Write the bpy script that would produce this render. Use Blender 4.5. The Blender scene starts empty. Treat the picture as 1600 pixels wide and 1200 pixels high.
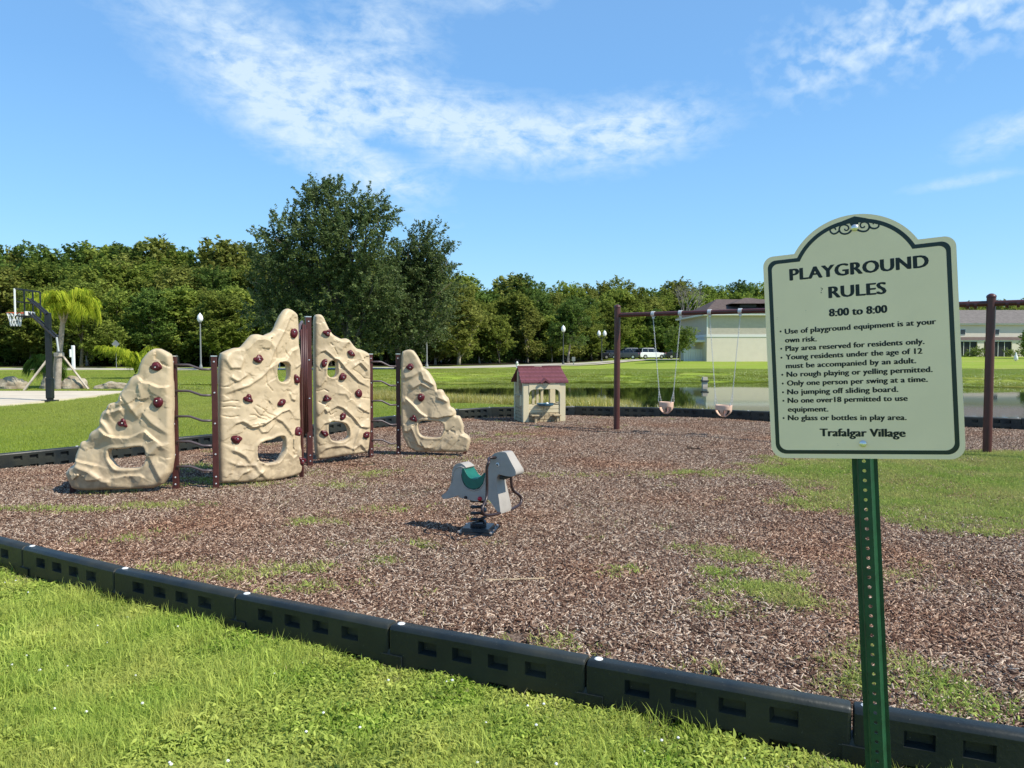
import bpy, math, random
import numpy as np
from mathutils import Vector, Matrix, geometry
R = math.radians
SC = bpy.context.scene
COL = SC.collection
# ------------------------------------------------------------------ camera
CAM_Z, PITCH, FPX = 1.6, -2.53, 1155.0
cam = bpy.data.cameras.new('camera'); camo = bpy.data.objects.new('camera', cam); COL.objects.link(camo)
camo.location = (0, 0, CAM_Z); camo.rotation_euler = (R(90 + PITCH), 0, 0)
cam.sensor_width = 36; cam.lens = 36 * FPX / 1600; cam.clip_end = 3000; cam.clip_start = 0.05
SC.camera = camo
# ------------------------------------------------------------------ light
SUN_DIR = Vector((0.61, -0.27, 0.71)).normalized()
sun = bpy.data.lights.new('sun', 'SUN'); sun.energy = 3.15; sun.angle = R(0.55); sun.color = (1.0, 0.95, 0.85)
suno = bpy.data.objects.new('sun', sun); COL.objects.link(suno)
suno.rotation_euler = SUN_DIR.to_track_quat('Z', 'Y').to_euler(); suno.location = (5, -5, 20)
SC.view_settings.view_transform = 'Standard'; SC.view_settings.look = 'None'
SC.view_settings.exposure = 0.93; SC.view_settings.gamma = 1.0; SC.view_settings.use_curve_mapping = False
SC.render.engine = 'CYCLES'
SC.cycles.max_bounces = 6; SC.cycles.transparent_max_bounces = 8; SC.cycles.use_denoising = True; SC.cycles.denoiser = 'OPENIMAGEDENOISE'; SC.cycles.denoising_input_passes = 'RGB_ALBEDO_NORMAL'
SC.cycles.use_adaptive_sampling = True

W = bpy.data.worlds.new('World'); SC.world = W; W.use_nodes = True
def world_sky():
    nt = W.node_tree; N, L = nt.nodes, nt.links; N.clear()
    out = N.new('ShaderNodeOutputWorld'); bg = N.new('ShaderNodeBackground'); L.new(bg.outputs[0], out.inputs[0])
    bg.inputs[1].default_value = 0.15
    sky = N.new('ShaderNodeTexSky'); sky.sky_type = 'NISHITA'; sky.sun_disc = False
    sky.sun_elevation = math.asin(SUN_DIR.z); sky.sun_rotation = math.atan2(SUN_DIR.x, SUN_DIR.y)
    sky.air_density = 1.0; sky.dust_density = 0.1; sky.ozone_density = 4.0; sky.altitude = 0
    def M(op, a, b=None, c=None):
        n = N.new('ShaderNodeMath'); n.operation = op
        for i, q in enumerate((a, b, c)):
            if q is None: continue
            if isinstance(q, (int, float)): n.inputs[i].default_value = q
            else: L.new(q, n.inputs[i])
        return n.outputs[0]
    tc = N.new('ShaderNodeTexCoord'); sp = N.new('ShaderNodeSeparateXYZ'); L.new(tc.outputs['Generated'], sp.inputs[0])
    X, Y, Z = sp.outputs
    az = M('ARCTAN2', X, Y)                                   # azimuth from the far shore, elevation above the horizon
    el = M('ARCSINE', Z)
    def blob(x, y, rx, ry, ang, amp):
        u = (x - 800) / FPX; a0 = math.atan(u); e0 = math.atan((549 - y) / FPX * math.cos(a0))
        da = M('SUBTRACT', az, a0); de = M('SUBTRACT', el, e0)
        c, s = math.cos(R(ang)), math.sin(R(ang))
        p = M('ADD', M('MULTIPLY', da, c), M('MULTIPLY', de, s)); q = M('SUBTRACT', M('MULTIPLY', de, c), M('MULTIPLY', da, s))
        p = M('DIVIDE', p, rx / FPX); q = M('DIVIDE', q, ry / FPX)
        r2 = M('ADD', M('MULTIPLY', p, p), M('MULTIPLY', q, q))
        return M('MULTIPLY', M('EXPONENT', M('MULTIPLY', r2, -1.0)), amp)
    tot = None
    for b in [(310, 25, 190, 45, -14, .75), (600, 62, 85, 90, -70, 1.0), (540, 172, 190, 50, -10, 1.25), (430, 150, 80, 26, -20, .6), (510, 240, 165, 44, -26, 1.15), (620, 288, 70, 18, -8, .9),
              (850, 218, 200, 44, 1, 1.25), (990, 210, 115, 42, 10, 1.1), (735, 185, 110, 36, -10, .8), (625, 236, 44, 14, -12, -.9), (1565, 212, 66, 24, 14, 1.0), (1500, 286, 80, 8, 4, .8), (370, 103, 60, 7, -8, .7), (780, 12, 90, 20, 0, .6), (420, 60, 200, 40, -20, .4)]:
        o = blob(*b); tot = o if tot is None else M('ADD', tot, o)
    cmb = N.new('ShaderNodeCombineXYZ'); L.new(az, cmb.inputs[0]); L.new(el, cmb.inputs[1])
    def noise(sx, sy, rot, scale, det, rough, dist):
        mp = N.new('ShaderNodeMapping'); mp.inputs['Rotation'].default_value = (0, 0, R(rot)); mp.inputs['Scale'].default_value = (sx, sy, 1)
        L.new(cmb.outputs[0], mp.inputs[0])
        n = N.new('ShaderNodeTexNoise'); n.inputs['Scale'].default_value = scale; n.inputs['Detail'].default_value = det
        n.inputs['Roughness'].default_value = rough; n.inputs['Distortion'].default_value = dist
        L.new(mp.outputs[0], n.inputs[0]); return n.outputs[0]
    wisp = noise(1, 3.4, 16, 8, 14, .68, .9)
    puff = noise(1, 1.6, 30, 34, 8, .6, .3)
    big = noise(1, 2.0, 20, 4, 6, .5, 0)
    f = M('ADD', M('MULTIPLY', wisp, .75), M('MULTIPLY', puff, .75))
    f = M('ADD', f, M('MULTIPLY', big, .3))
    d = M('MULTIPLY', tot, M('MULTIPLY', M('SUBTRACT', f, .64), 1.9))
    t2 = None
    for b in [(1395, 55, 190, 62, 4, 1.15), (1290, 112, 95, 40, 20, .8), (1545, 15, 130, 50, 0, 1.1), (300, 30, 170, 36, -14, .75), (520, 235, 120, 34, -28, .5), (1040, 210, 90, 40, 10, .35)]:
        o = blob(*b); t2 = o if t2 is None else M('ADD', t2, o)
    pf = noise(1, 1.25, 35, 38, 5, .5, .15)
    d2 = M('MULTIPLY', t2, M('MULTIPLY', M('SUBTRACT', pf, .36), 1.7)); d = M('MAXIMUM', d, d2)
    mr = N.new('ShaderNodeMapRange'); L.new(d, mr.inputs[0]); mr.inputs[1].default_value = .10; mr.inputs[2].default_value = 1.02
    mr.inputs[3].default_value = 0; mr.inputs[4].default_value = .8
    # faint high veil
    mix = N.new('ShaderNodeMix'); mix.data_type = 'RGBA'
    L.new(mr.outputs[0], mix.inputs[0])
    hs = N.new('ShaderNodeHueSaturation'); hs.inputs['Saturation'].default_value = 1.12; hs.inputs['Value'].default_value = 1.0
    L.new(sky.outputs[0], hs.inputs['Color'])
    mix.inputs[7].default_value = (2.75, 3.3, 3.75, 1)
    # even out the gradient towards the photograph's clear blue
    rp = N.new('ShaderNodeValToRGB'); L.new(M('MULTIPLY', el, 1 / 0.8), rp.inputs[0]); cr = rp.color_ramp
    for i_, (p_, c_) in enumerate([(0.0, (.33, .63, .88)), (.2, (.245, .53, .85)), (.42, (.185, .42, .78)), (.7, (.18, .37, .69)), (1.0, (.17, .33, .62))]):
        e_ = cr.elements[i_] if i_ < 1 else (cr.elements[-1] if i_ == 4 else cr.elements.new(p_)); e_.position = p_; e_.color = (*c_, 1)
    sc_ = N.new('ShaderNodeVectorMath'); sc_.operation = 'SCALE'; L.new(rp.outputs[0], sc_.inputs[0]); sc_.inputs['Scale'].default_value = 3.9
    m2 = N.new('ShaderNodeMix'); m2.data_type = 'RGBA'; m2.inputs[0].default_value = .8; L.new(hs.outputs[0], m2.inputs[6]); L.new(sc_.outputs[0], m2.inputs[7]); L.new(m2.outputs[2], mix.inputs[6])
    L.new(mix.outputs[2], bg.inputs[0])
world_sky()
W.cycles.sampling_method = 'MANUAL'; W.cycles.sample_map_resolution = 512

# ------------------------------------------------------------------ helpers
cp, sp_ = math.cos(R(PITCH)), math.sin(R(PITCH))
def ray(px, py):
    u = (px - 800) / FPX; v = -(py - 600) / FPX
    return np.array([u, cp - v * sp_, sp_ + v * cp])
def at(px, py, z=0.0):                    # point of the photograph on the level plane z
    r = ray(px, py); t = (z - CAM_Z) / r[2]
    return np.array([0, 0, CAM_Z]) + r * t
def at_d(px, py, d):                      # point of the photograph at distance d along the view
    r = ray(px, py); return np.array([0, 0, CAM_Z]) + r * (d / r[1])
def on_plane(px, py, p0, n):
    r = ray(px, py); o = np.array([0, 0, CAM_Z]); t = np.dot(p0 - o, n) / np.dot(r, n); return o + r * t

def smooth(a, b, x):
    t = np.clip((np.asarray(x, float) - a) / (b - a), 0, 1); return t * t * (3 - 2 * t)

class MB:
    def __init__(s): s.v = []; s.f = []; s.m = []; s.n = 0
    def add(s, v, f, m=0):
        s.v.extend([tuple(map(float, q)) for q in v]); s.f.extend([tuple(int(i) + s.n for i in q) for q in f]); s.m.extend([m] * len(f)); s.n += len(v); return s
    def box(s, c, d, rz=0, m=0, taper=1.0):
        x, y, z = d[0] / 2, d[1] / 2, d[2] / 2; ca, sa = math.cos(rz), math.sin(rz); vs = []
        for k, t in ((-1, 1.0), (1, taper)):
            for i, j in ((-1, -1), (1, -1), (1, 1), (-1, 1)):
                a, b = i * x * t, j * y * t; vs.append((c[0] + a * ca - b * sa, c[1] + a * sa + b * ca, c[2] + k * z))
        return s.add(vs, [(3, 2, 1, 0), (4, 5, 6, 7), (0, 1, 5, 4), (1, 2, 6, 5), (2, 3, 7, 6), (3, 0, 4, 7)], m)
    def tube(s, pts, r, seg=8, m=0, caps=True, closed=False):
        pts = [Vector(p) for p in pts]; n = len(pts); rs = r if hasattr(r, '__len__') else [r] * n
        vs = []; fs = []; up = None
        for i, p in enumerate(pts):
            a = pts[(i - 1) % n] if (closed or i > 0) else p; b = pts[(i + 1) % n] if (closed or i < n - 1) else p
            t = (b - a).normalized() if (b - a).length > 1e-9 else Vector((0, 0, 1))
            if up is None:
                up = Vector((0, 0, 1)) if abs(t.z) < .9 else Vector((1, 0, 0))
            x = t.cross(up); x = x.normalized() if x.length > 1e-6 else t.orthogonal().normalized()
            y = t.cross(x).normalized(); up = -y if False else x.cross(t)
            for k in range(seg):
                an = 2 * math.pi * k / seg; vs.append(p + (x * math.cos(an) + y * math.sin(an)) * rs[i])
        rng_ = range(n if closed else n - 1)
        for i in rng_:
            j = (i + 1) % n
            for k in range(seg):
                l = (k + 1) % seg; fs.append((i * seg + k, i * seg + l, j * seg + l, j * seg + k))
        if caps and not closed:
            fs.append(tuple(range(seg))[::-1]); fs.append(tuple((n - 1) * seg + k for k in range(seg)))
        return s.add(vs, fs, m)
    def lathe(s, prof, c=(0, 0, 0), seg=16, m=0, ax=None):
        vs = []; fs = []; n = len(prof)
        for r, z in prof:
            for k in range(seg):
                a = 2 * math.pi * k / seg; vs.append(Vector((r * math.cos(a), r * math.sin(a), z)))
        for i in range(n - 1):
            for k in range(seg):
                l = (k + 1) % seg; fs.append((i * seg + k, i * seg + l, (i + 1) * seg + l, (i + 1) * seg + k))
        fs.append(tuple(range(seg))[::-1]); fs.append(tuple((n - 1) * seg + k for k in range(seg)))
        if ax is not None:
            q = Vector((0, 0, 1)).rotation_difference(Vector(ax)); vs = [q @ v for v in vs]
        return s.add([v + Vector(c) for v in vs], fs, m)
    def prism(s, poly, fn0, fn1, m=0):     # poly 2D points -> fn(p) gives 3D of each side
        n = len(poly); vs = [fn0(p) for p in poly] + [fn1(p) for p in poly]
        tr = geometry.tessellate_polygon([[Vector((p[0], p[1], 0)) for p in poly]])
        fs = [tuple(t) for t in tr] + [tuple(i + n for i in reversed(t)) for t in tr]
        fs += [(i, (i + 1) % n, (i + 1) % n + n, i + n) for i in range(n)]
        return s.add(vs, fs, m)
    def build(s, name, mats, parent=None, smooth=False, world=False, bevel=0, fix=True, autos=None):
        me = bpy.data.meshes.new(name); v = np.array(s.v, dtype=float)
        if world and parent is not None:
            v = v - np.array(root_loc(parent))
        me.from_pydata(v.tolist(), [], s.f)
        for q in (mats if isinstance(mats, (list, tuple)) else [mats]): me.materials.append(q)
        me.polygons.foreach_set('material_index', s.m)
        if smooth: me.polygons.foreach_set('use_smooth', [True] * len(me.polygons))
        me.validate(); me.update()
        if fix:
            import bmesh
            bm = bmesh.new(); bm.from_mesh(me); bmesh.ops.recalc_face_normals(bm, faces=bm.faces); bm.to_mesh(me); bm.free()
        if autos: me.set_sharp_from_angle(angle=R(autos))
        o = bpy.data.objects.new(name, me); COL.objects.link(o)
        if parent is not None: o.parent = parent
        if bevel:
            b = o.modifiers.new('bevel', 'BEVEL'); b.width = bevel; b.segments = 2; b.limit_method = 'ANGLE'; b.angle_limit = R(40)
            b.harden_normals = False
        return o
def root_loc(o):
    while o.parent is not None: o = o.parent
    return o.location
def empty(name, loc, rz=0.0):
    o = bpy.data.objects.new(name, None); COL.objects.link(o); o.location = loc; o.rotation_euler = (0, 0, rz); o.empty_display_size = .2; return o
def tag(o, label=None, cat=None, group=None, kind=None):
    if label: o['label'] = label
    if cat: o['category'] = cat
    if group: o['group'] = group
    if kind: o['kind'] = kind
    return o
def copy_tree(o, parent=None):
    c = o.copy(); COL.objects.link(c)
    if parent is not None: c.parent = parent
    for ch in [q for q in o.children]: copy_tree(ch, c)
    return c
def share(o, name=None):                   # another object on the same mesh
    c = o.copy(); COL.objects.link(c); return c

# ------------------------------------------------------------------ materials
def mat(name, col, rough=.6, spec=.3, metal=0.0, var=0.0, vscale=4.0, bump=0.0, bscale=60.0, col2=None, mix_scale=3.0, coat=0.0, obj_random=0.0, coords='Object', mixlo=.4, mixhi=.65, detail=6):
    m = bpy.data.materials.new(name); m.use_nodes = True; nt = m.node_tree; N, L = nt.nodes, nt.links
    b = N['Principled BSDF']; b.inputs['Roughness'].default_value = rough; b.inputs['Metallic'].default_value = metal
    b.inputs['Specular IOR Level'].default_value = spec; b.inputs['Coat Weight'].default_value = coat
    b.inputs['Base Color'].default_value = (*col, 1)
    tc = N.new('ShaderNodeTexCoord'); src = None
    if coords == 'World':
        g = N.new('ShaderNodeNewGeometry'); cs = g.outputs['Position']
    else: cs = tc.outputs[coords]
    if var or col2:
        n = N.new('ShaderNodeTexNoise'); n.inputs['Scale'].default_value = vscale if not col2 else mix_scale; n.inputs['Detail'].default_value = detail; n.inputs['Roughness'].default_value = .6
        L.new(cs, n.inputs[0])
        mx = N.new('ShaderNodeMix'); mx.data_type = 'RGBA'
        mr = N.new('ShaderNodeMapRange'); mr.inputs[1].default_value = mixlo; mr.inputs[2].default_value = mixhi; L.new(n.outputs[0], mr.inputs[0]); L.new(mr.outputs[0], mx.inputs[0])
        c2 = col2 if col2 else tuple(c * (1 - var) for c in col)
        mx.inputs[6].default_value = (*col, 1); mx.inputs[7].default_value = (*c2, 1); src = mx.outputs[2]
        if col2 and var:
            n2 = N.new('ShaderNodeTexNoise'); n2.inputs['Scale'].default_value = vscale; n2.inputs['Detail'].default_value = 8; L.new(cs, n2.inputs[0])
            mr2 = N.new('ShaderNodeMapRange'); mr2.inputs[1].default_value = .3; mr2.inputs[2].default_value = .7; mr2.inputs[3].default_value = 1 - var; mr2.inputs[4].default_value = 1 + var * .5; L.new(n2.outputs[0], mr2.inputs[0])
            vm = N.new('ShaderNodeVectorMath'); vm.operation = 'SCALE'; L.new(src, vm.inputs[0]); L.new(mr2.outputs[0], vm.inputs['Scale']); src = vm.outputs[0]
        L.new(src, b.inputs['Base Color'])
    if bump:
        n = N.new('ShaderNodeTexNoise'); n.inputs['Scale'].default_value = bscale; n.inputs['Detail'].default_value = 6; L.new(cs, n.inputs[0])
        bp = N.new('ShaderNodeBump'); bp.inputs['Strength'].default_value = 1.0; bp.inputs['Distance'].default_value = bump; L.new(n.outputs[0], bp.inputs['Height']); L.new(bp.outputs[0], b.inputs['Normal'])
    return m
def speckle(m, col, scale=90, lo=.70, hi=.76):
    nt = m.node_tree; N, L = nt.nodes, nt.links; b = N['Principled BSDF']; src = b.inputs['Base Color'].links[0].from_socket
    tc = N.new('ShaderNodeTexCoord'); n = N.new('ShaderNodeTexNoise'); n.inputs['Scale'].default_value = scale; n.inputs['Detail'].default_value = 3; L.new(tc.outputs['Object'], n.inputs[0])
    mr = N.new('ShaderNodeMapRange'); mr.inputs[1].default_value = lo; mr.inputs[2].default_value = hi; mr.inputs[4].default_value = .8; L.new(n.outputs[0], mr.inputs[0])
    mx = N.new('ShaderNodeMix'); mx.data_type = 'RGBA'; L.new(mr.outputs[0], mx.inputs[0]); L.new(src, mx.inputs[6]); mx.inputs[7].default_value = (*col, 1); L.new(mx.outputs[2], b.inputs['Base Color'])
def leaf_mat(name, ca, cb, trans=.35, rnd=.3, wscale=.35, cw=None, gloss=.12, shade=None):
    """Leaf colour: per-leaf attribute 'tone' mixes ca and cb; per-object and slow world variation on top."""
    m = bpy.data.materials.new(name); m.use_nodes = True; nt = m.node_tree; N, L = nt.nodes, nt.links; N.clear()
    out = N.new('ShaderNodeOutputMaterial'); at_ = N.new('ShaderNodeAttribute'); at_.attribute_name = 'tone'
    mx = N.new('ShaderNodeMix'); mx.data_type = 'RGBA'; L.new(at_.outputs['Fac'], mx.inputs[0]); mx.inputs[6].default_value = (*ca, 1); mx.inputs[7].default_value = (*cb, 1)
    g = N.new('ShaderNodeNewGeometry'); n = N.new('ShaderNodeTexNoise'); n.inputs['Scale'].default_value = wscale; n.inputs['Detail'].default_value = 3; L.new(g.outputs['Position'], n.inputs[0])
    mr = N.new('ShaderNodeMapRange'); L.new(n.outputs[0], mr.inputs[0]); mr.inputs[1].default_value = .35; mr.inputs[2].default_value = .65
    col = mx.outputs[2]
    if cw:
        m2 = N.new('ShaderNodeMix'); m2.data_type = 'RGBA'; L.new(mr.outputs[0], m2.inputs[0]); L.new(col, m2.inputs[6]); m2.inputs[7].default_value = (*cw, 1); 
        mul = N.new('ShaderNodeMath'); mul.operation = 'MULTIPLY'; L.new(mr.outputs[0], mul.inputs[0]); mul.inputs[1].default_value = .6; L.new(mul.outputs[0], m2.inputs[0]); col = m2.outputs[2]
    oi = N.new('ShaderNodeObjectInfo'); mr3 = N.new('ShaderNodeMapRange'); L.new(oi.outputs['Random'], mr3.inputs[0]); mr3.inputs[3].default_value = 1 - rnd; mr3.inputs[4].default_value = 1 + rnd
    vm = N.new('ShaderNodeVectorMath'); vm.operation = 'SCALE'; L.new(col, vm.inputs[0]); L.new(mr3.outputs[0], vm.inputs['Scale'])
    d = N.new('ShaderNodeBsdfDiffuse'); t = N.new('ShaderNodeBsdfTranslucent'); L.new(vm.outputs[0], d.inputs[0]); L.new(vm.outputs[0], t.inputs[0])
    ms = N.new('ShaderNodeMixShader'); ms.inputs[0].default_value = trans; L.new(d.outputs[0], ms.inputs[1]); L.new(t.outputs[0], ms.inputs[2])
    last = ms.outputs[0]
    if gloss:
        gl = N.new('ShaderNodeBsdfGlossy'); gl.inputs['Roughness'].default_value = .45; gl.inputs[0].default_value = (.9, .95, 1, 1)
        fr = N.new('ShaderNodeFresnel'); fr.inputs[0].default_value = 1.4; mm = N.new('ShaderNodeMath'); mm.operation = 'MULTIPLY'; L.new(fr.outputs[0], mm.inputs[0]); mm.inputs[1].default_value = gloss * 5
        m3 = N.new('ShaderNodeMixShader'); L.new(mm.outputs[0], m3.inputs[0]); L.new(last, m3.inputs[1]); L.new(gl.outputs[0], m3.inputs[2]); last = m3.outputs[0]
    L.new(last, out.inputs[0]); return m

M = {}
M['rock_plastic'] = mat('beige_plastic', (.56, .435, .27), .46, .35, var=.10, vscale=2.5, bump=.0006, bscale=120)
M['maroon'] = mat('maroon_paint', (.075, .022, .018), .42, .4, var=.25, vscale=12)
M['rail'] = mat('brown_grey_rail', (.10, .075, .075), .4, .4)
M['hold'] = mat('wine_red_hold', (.10, .010, .016), .38, .4, coat=.0, var=.3, vscale=30)
M['bolt'] = mat('bolt_metal', (.75, .73, .70), .3, .5, metal=.8)
M['black_plastic'] = mat('black_border_plastic', (.008, .013, .015), .45, .4, var=.2, vscale=6, bump=.0015, bscale=45, col2=(.030, .032, .024), mix_scale=2.2)
M['white_plastic'] = mat('white_plastic', (.75, .75, .72), .4, .4)
M['black_metal'] = mat('black_metal', (.012, .013, .015), .35, .5, var=.3, vscale=10)
M['horse'] = mat('grey_plastic', (.38, .345, .30), .55, .3, var=.12, vscale=9, bump=.0006, bscale=150)
M['saddle'] = mat('green_plastic', (.010, .135, .095), .38, .4, var=.2, vscale=8)
M['red'] = mat('red_plastic', (.5, .01, .03), .3, .5)
M['handle'] = mat('dark_brown_bar', (.03, .016, .015), .35, .5)
M['white'] = mat('white_paint', (.78, .78, .75), .5, .3)
M['concrete'] = mat('concrete', (.62, .53, .40), .85, .2, var=.15, vscale=1.2, coords='World', bump=.002, bscale=30)
M['asphalt'] = mat('road_surface', (.46, .42, .33), .9, .2, var=.15, vscale=.5, coords='World')
M['bark'] = mat('bark', (.16, .135, .10), .9, .1, var=.5, vscale=5, bump=.02, bscale=8)
M['pale_bark'] = mat('pale_bark', (.40, .34, .27), .9, .1, var=.4, vscale=4, bump=.02, bscale=8)
M['sign_green'] = mat('dark_green_print', (.003, .014, .008), .35, .5)
M['post_green'] = mat('green_post_paint', (.011, .066, .027), .5, .4, var=.35, vscale=25, bump=.0003, bscale=300)
M['sign_cream'] = mat('cream_sign_sheet', (.94, .725, .51), .42, .3, var=.05, vscale=6)
M['print'] = mat('black_green_lettering', (.004, .008, .006), .4, .4)
M['glass_dark'] = mat('dark_glass', (.01, .012, .014), .08, .6)
speckle(M['black_plastic'], (.12, .115, .09))
def splash(m, col):
    nt = m.node_tree; N, L = nt.nodes, nt.links; b = N['Principled BSDF']; src = b.inputs['Base Color'].links[0].from_socket
    g = N.new('ShaderNodeNewGeometry'); sp = N.new('ShaderNodeSeparateXYZ'); L.new(g.outputs['Position'], sp.inputs[0]); n = N.new('ShaderNodeTexNoise'); n.inputs['Scale'].default_value = 14; n.inputs['Detail'].default_value = 8; L.new(g.outputs['Position'], n.inputs[0])
    a = N.new('ShaderNodeMapRange'); L.new(sp.outputs[2], a.inputs[0]); a.inputs[1].default_value = .05; a.inputs[2].default_value = .55; a.inputs[3].default_value = .30; a.inputs[4].default_value = 0
    q = N.new('ShaderNodeMath'); q.operation = 'ADD'; L.new(n.outputs[0], q.inputs[0]); L.new(a.outputs[0], q.inputs[1]); r = N.new('ShaderNodeMapRange'); L.new(q.outputs[0], r.inputs[0]); r.inputs[1].default_value = .56; r.inputs[2].default_value = .86; r.inputs[4].default_value = .55
    mx = N.new('ShaderNodeMix'); mx.data_type = 'RGBA'; L.new(r.outputs[0], mx.inputs[0]); L.new(src, mx.inputs[6]); mx.inputs[7].default_value = (*col, 1); L.new(mx.outputs[2], b.inputs['Base Color'])
splash(M['rock_plastic'], (.26, .19, .12))

def attr_mesh(name, v, f, mats, tone=None, smooth=False, mi=None):
    me = bpy.data.meshes.new(name); v = np.asarray(v, np.float32); f = np.asarray(f, np.int32); k = f.shape[1]
    me.vertices.add(len(v)); me.vertices.foreach_set('co', v.ravel()); me.loops.add(f.size); me.loops.foreach_set('vertex_index', f.ravel())
    me.polygons.add(len(f)); me.polygons.foreach_set('loop_start', np.arange(0, f.size, k, dtype=np.int32)); me.polygons.foreach_set('loop_total', np.full(len(f), k, np.int32))
    if smooth: me.polygons.foreach_set('use_smooth', [True] * len(f))
    for q in (mats if isinstance(mats, (list, tuple)) else [mats]): me.materials.append(q)
    if mi is not None: me.polygons.foreach_set('material_index', np.asarray(mi, np.int32))
    me.update(calc_edges=True)
    if tone is not None:
        a = me.attributes.new('tone', 'FLOAT', 'POINT'); a.data.foreach_set('value', np.asarray(tone, np.float32))
    return me

# ------------------------------------------------------------------ terrain
WATER_Z = -0.6
LAKE = np.array([(-8.5, 39), (-6, 34.5), (-3.2, 32.2), (3, 29.5), (6, 26), (8.5, 23.5), (16, 22), (30, 21.5), (60, 26), (66, 38), (50, 46), (28, 44.5), (18, 52), (4, 51.5), (-4.7, 50), (-8, 46)])
def poly_sdf(P, poly):                     # negative inside
    d = np.full(len(P), 1e9); ins = np.zeros(len(P), bool); n = len(poly)
    for i in range(n):
        a, b = poly[i], poly[(i + 1) % n]; e = b - a; w = P - a
        t = np.clip((w @ e) / (e @ e), 0, 1); q = w - t[:, None] * e; d = np.minimum(d, (q ** 2).sum(1))
        c = (a[1] > P[:, 1]) != (b[1] > P[:, 1])
        with np.errstate(divide='ignore', invalid='ignore'):
            xi = (b[0] - a[0]) * (P[:, 1] - a[1]) / (b[1] - a[1]) + a[0]
        ins ^= c & (P[:, 0] < xi)
    return np.where(ins, -1, 1) * np.sqrt(d)
# border path: joints of the near run read off the photograph, then the far run
PATH = [(-3.37, 5.10), (-2.45, 4.57), (-1.52, 4.09), (-.59, 3.63), (.34, 3.21), (1.31, 2.78), (2.27, 2.40), (3.25, 2.08), (4.26, 1.86), (5.3, 1.80), (6.3, 2.05), (7.3, 2.6), (8.4, 3.5), (9.6, 5.0),
        (10.8, 7.0), (12, 9.4), (12.9, 12), (12.6, 14.0), (9.9, 15.1), (5.76, 16.6), (3.85, 17.7), (1.4, 18.25), (-.93, 17.8), (-2.9, 14.9), (-4.0, 13.15), (-5.1, 11.8), (-6.15, 10.55), (-6.79, 9.75), (-7.05, 8.9), (-6.7, 7.9), (-5.9, 6.95), (-5.1, 6.25), (-4.25, 5.62)]
def resample(P, step):
    P = np.array(P, float); Q = np.vstack([P, P[:1]]); seg = np.linalg.norm(np.diff(Q, axis=0), axis=1); s = np.r_[0, np.cumsum(seg)]
    start = s[9]; n = int(round((s[-1] - start) / step)); t = start + (s[-1] - start) * np.arange(n) / n
    R_ = np.c_[np.interp(t, s, Q[:, 0]), np.interp(t, s, Q[:, 1])]
    return np.vstack([P[:9], R_])
BORDER = resample(PATH, 1.05)

def height(X, Y):
    X = np.asarray(X, float); Y = np.asarray(Y, float)
    base = .42 * smooth(8, 20, X) * smooth(64, 84, Y) + .38 * smooth(30, 60, X) * smooth(92, 116, Y) + 2.0 * smooth(150, 400, Y)
    sh = X.shape; P = np.c_[X.ravel(), Y.ravel()]
    s = poly_sdf(P, LAKE).reshape(sh)
    s = s + .35 * np.sin(X * .9 + Y * .35) + .2 * np.sin(X * 2.3 - Y * 1.3)
    wdt = np.where(Y > 38, 7.5, 11.5 - 3.3 * smooth(2, 8, X))
    bank = np.where(s > 0, 1 - smooth(0, 1, s / wdt), 1.0)
    h = base - (.6) * bank - np.clip(-s, 0, 8) * .12
    h = h - .03 + .055 * (1 - smooth(7.0, 8.5, Y)) * (1 - smooth(9, 12, np.abs(X)))
    h = h + .02 * np.sin(X * .8) * np.sin(Y * .7) * smooth(19, 25, Y)
    return h
def ground_z(x, y): return float(height(np.array([x]), np.array([y]))[0])

M['grass_ground'] = None
def make_ground_mat():
    m = bpy.data.materials.new('lawn_ground'); m.use_nodes = True; nt = m.node_tree; N, L = nt.nodes, nt.links; b = N['Principled BSDF']
    b.inputs['Roughness'].default_value = .95; b.inputs['Specular IOR Level'].default_value = .1
    g = N.new('ShaderNodeNewGeometry')
    def noise(sx, sy, scale, det=5):
        mp = N.new('ShaderNodeMapping'); mp.inputs['Scale'].default_value = (sx, sy, 1); L.new(g.outputs['Position'], mp.inputs[0])
        n = N.new('ShaderNodeTexNoise'); n.inputs['Scale'].default_value = scale; n.inputs['Detail'].default_value = det; L.new(mp.outputs[0], n.inputs[0]); return n.outputs[0]
    def mix(f, lo, hi, a, bcol):
        mr = N.new('ShaderNodeMapRange'); L.new(f, mr.inputs[0]); mr.inputs[1].default_value = lo; mr.inputs[2].default_value = hi
        mx = N.new('ShaderNodeMix'); mx.data_type = 'RGBA'; L.new(mr.outputs[0], mx.inputs[0])
        for q, k in ((a, 6), (bcol, 7)):
            if isinstance(q, tuple): mx.inputs[k].default_value = (*q, 1)
            else: L.new(q, mx.inputs[k])
        return mx.outputs[2]
    c = mix(noise(1, 1, 9, 8), .35, .65, (.20, .275, .03), (.29, .36, .05))
    c = mix(noise(.35, 1.4, .22, 6), .5, .68, c, (.34, .34, .085))
    dirt = N.new('ShaderNodeAttribute'); dirt.attribute_name = 'tone'
    nn = noise(.5, 2.0, .55, 7); ad = N.new('ShaderNodeMath'); ad.operation = 'ADD'; L.new(nn, ad.inputs[0]); L.new(dirt.outputs['Fac'], ad.inputs[1])
    c = mix(ad.outputs[0], .95, 1.25, c, (.36, .29, .13))
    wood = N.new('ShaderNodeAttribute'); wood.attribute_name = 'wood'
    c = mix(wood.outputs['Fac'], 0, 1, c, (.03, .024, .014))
    L.new(c, b.inputs['Base Color'])
    n2 = noise(1, 1, 25, 8); bp = N.new('ShaderNodeBump'); bp.inputs['Distance'].default_value = .04; L.new(n2, bp.inputs['Height']); L.new(bp.outputs[0], b.inputs['Normal'])
    return m
M['grass_ground'] = make_ground_mat()

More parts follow.
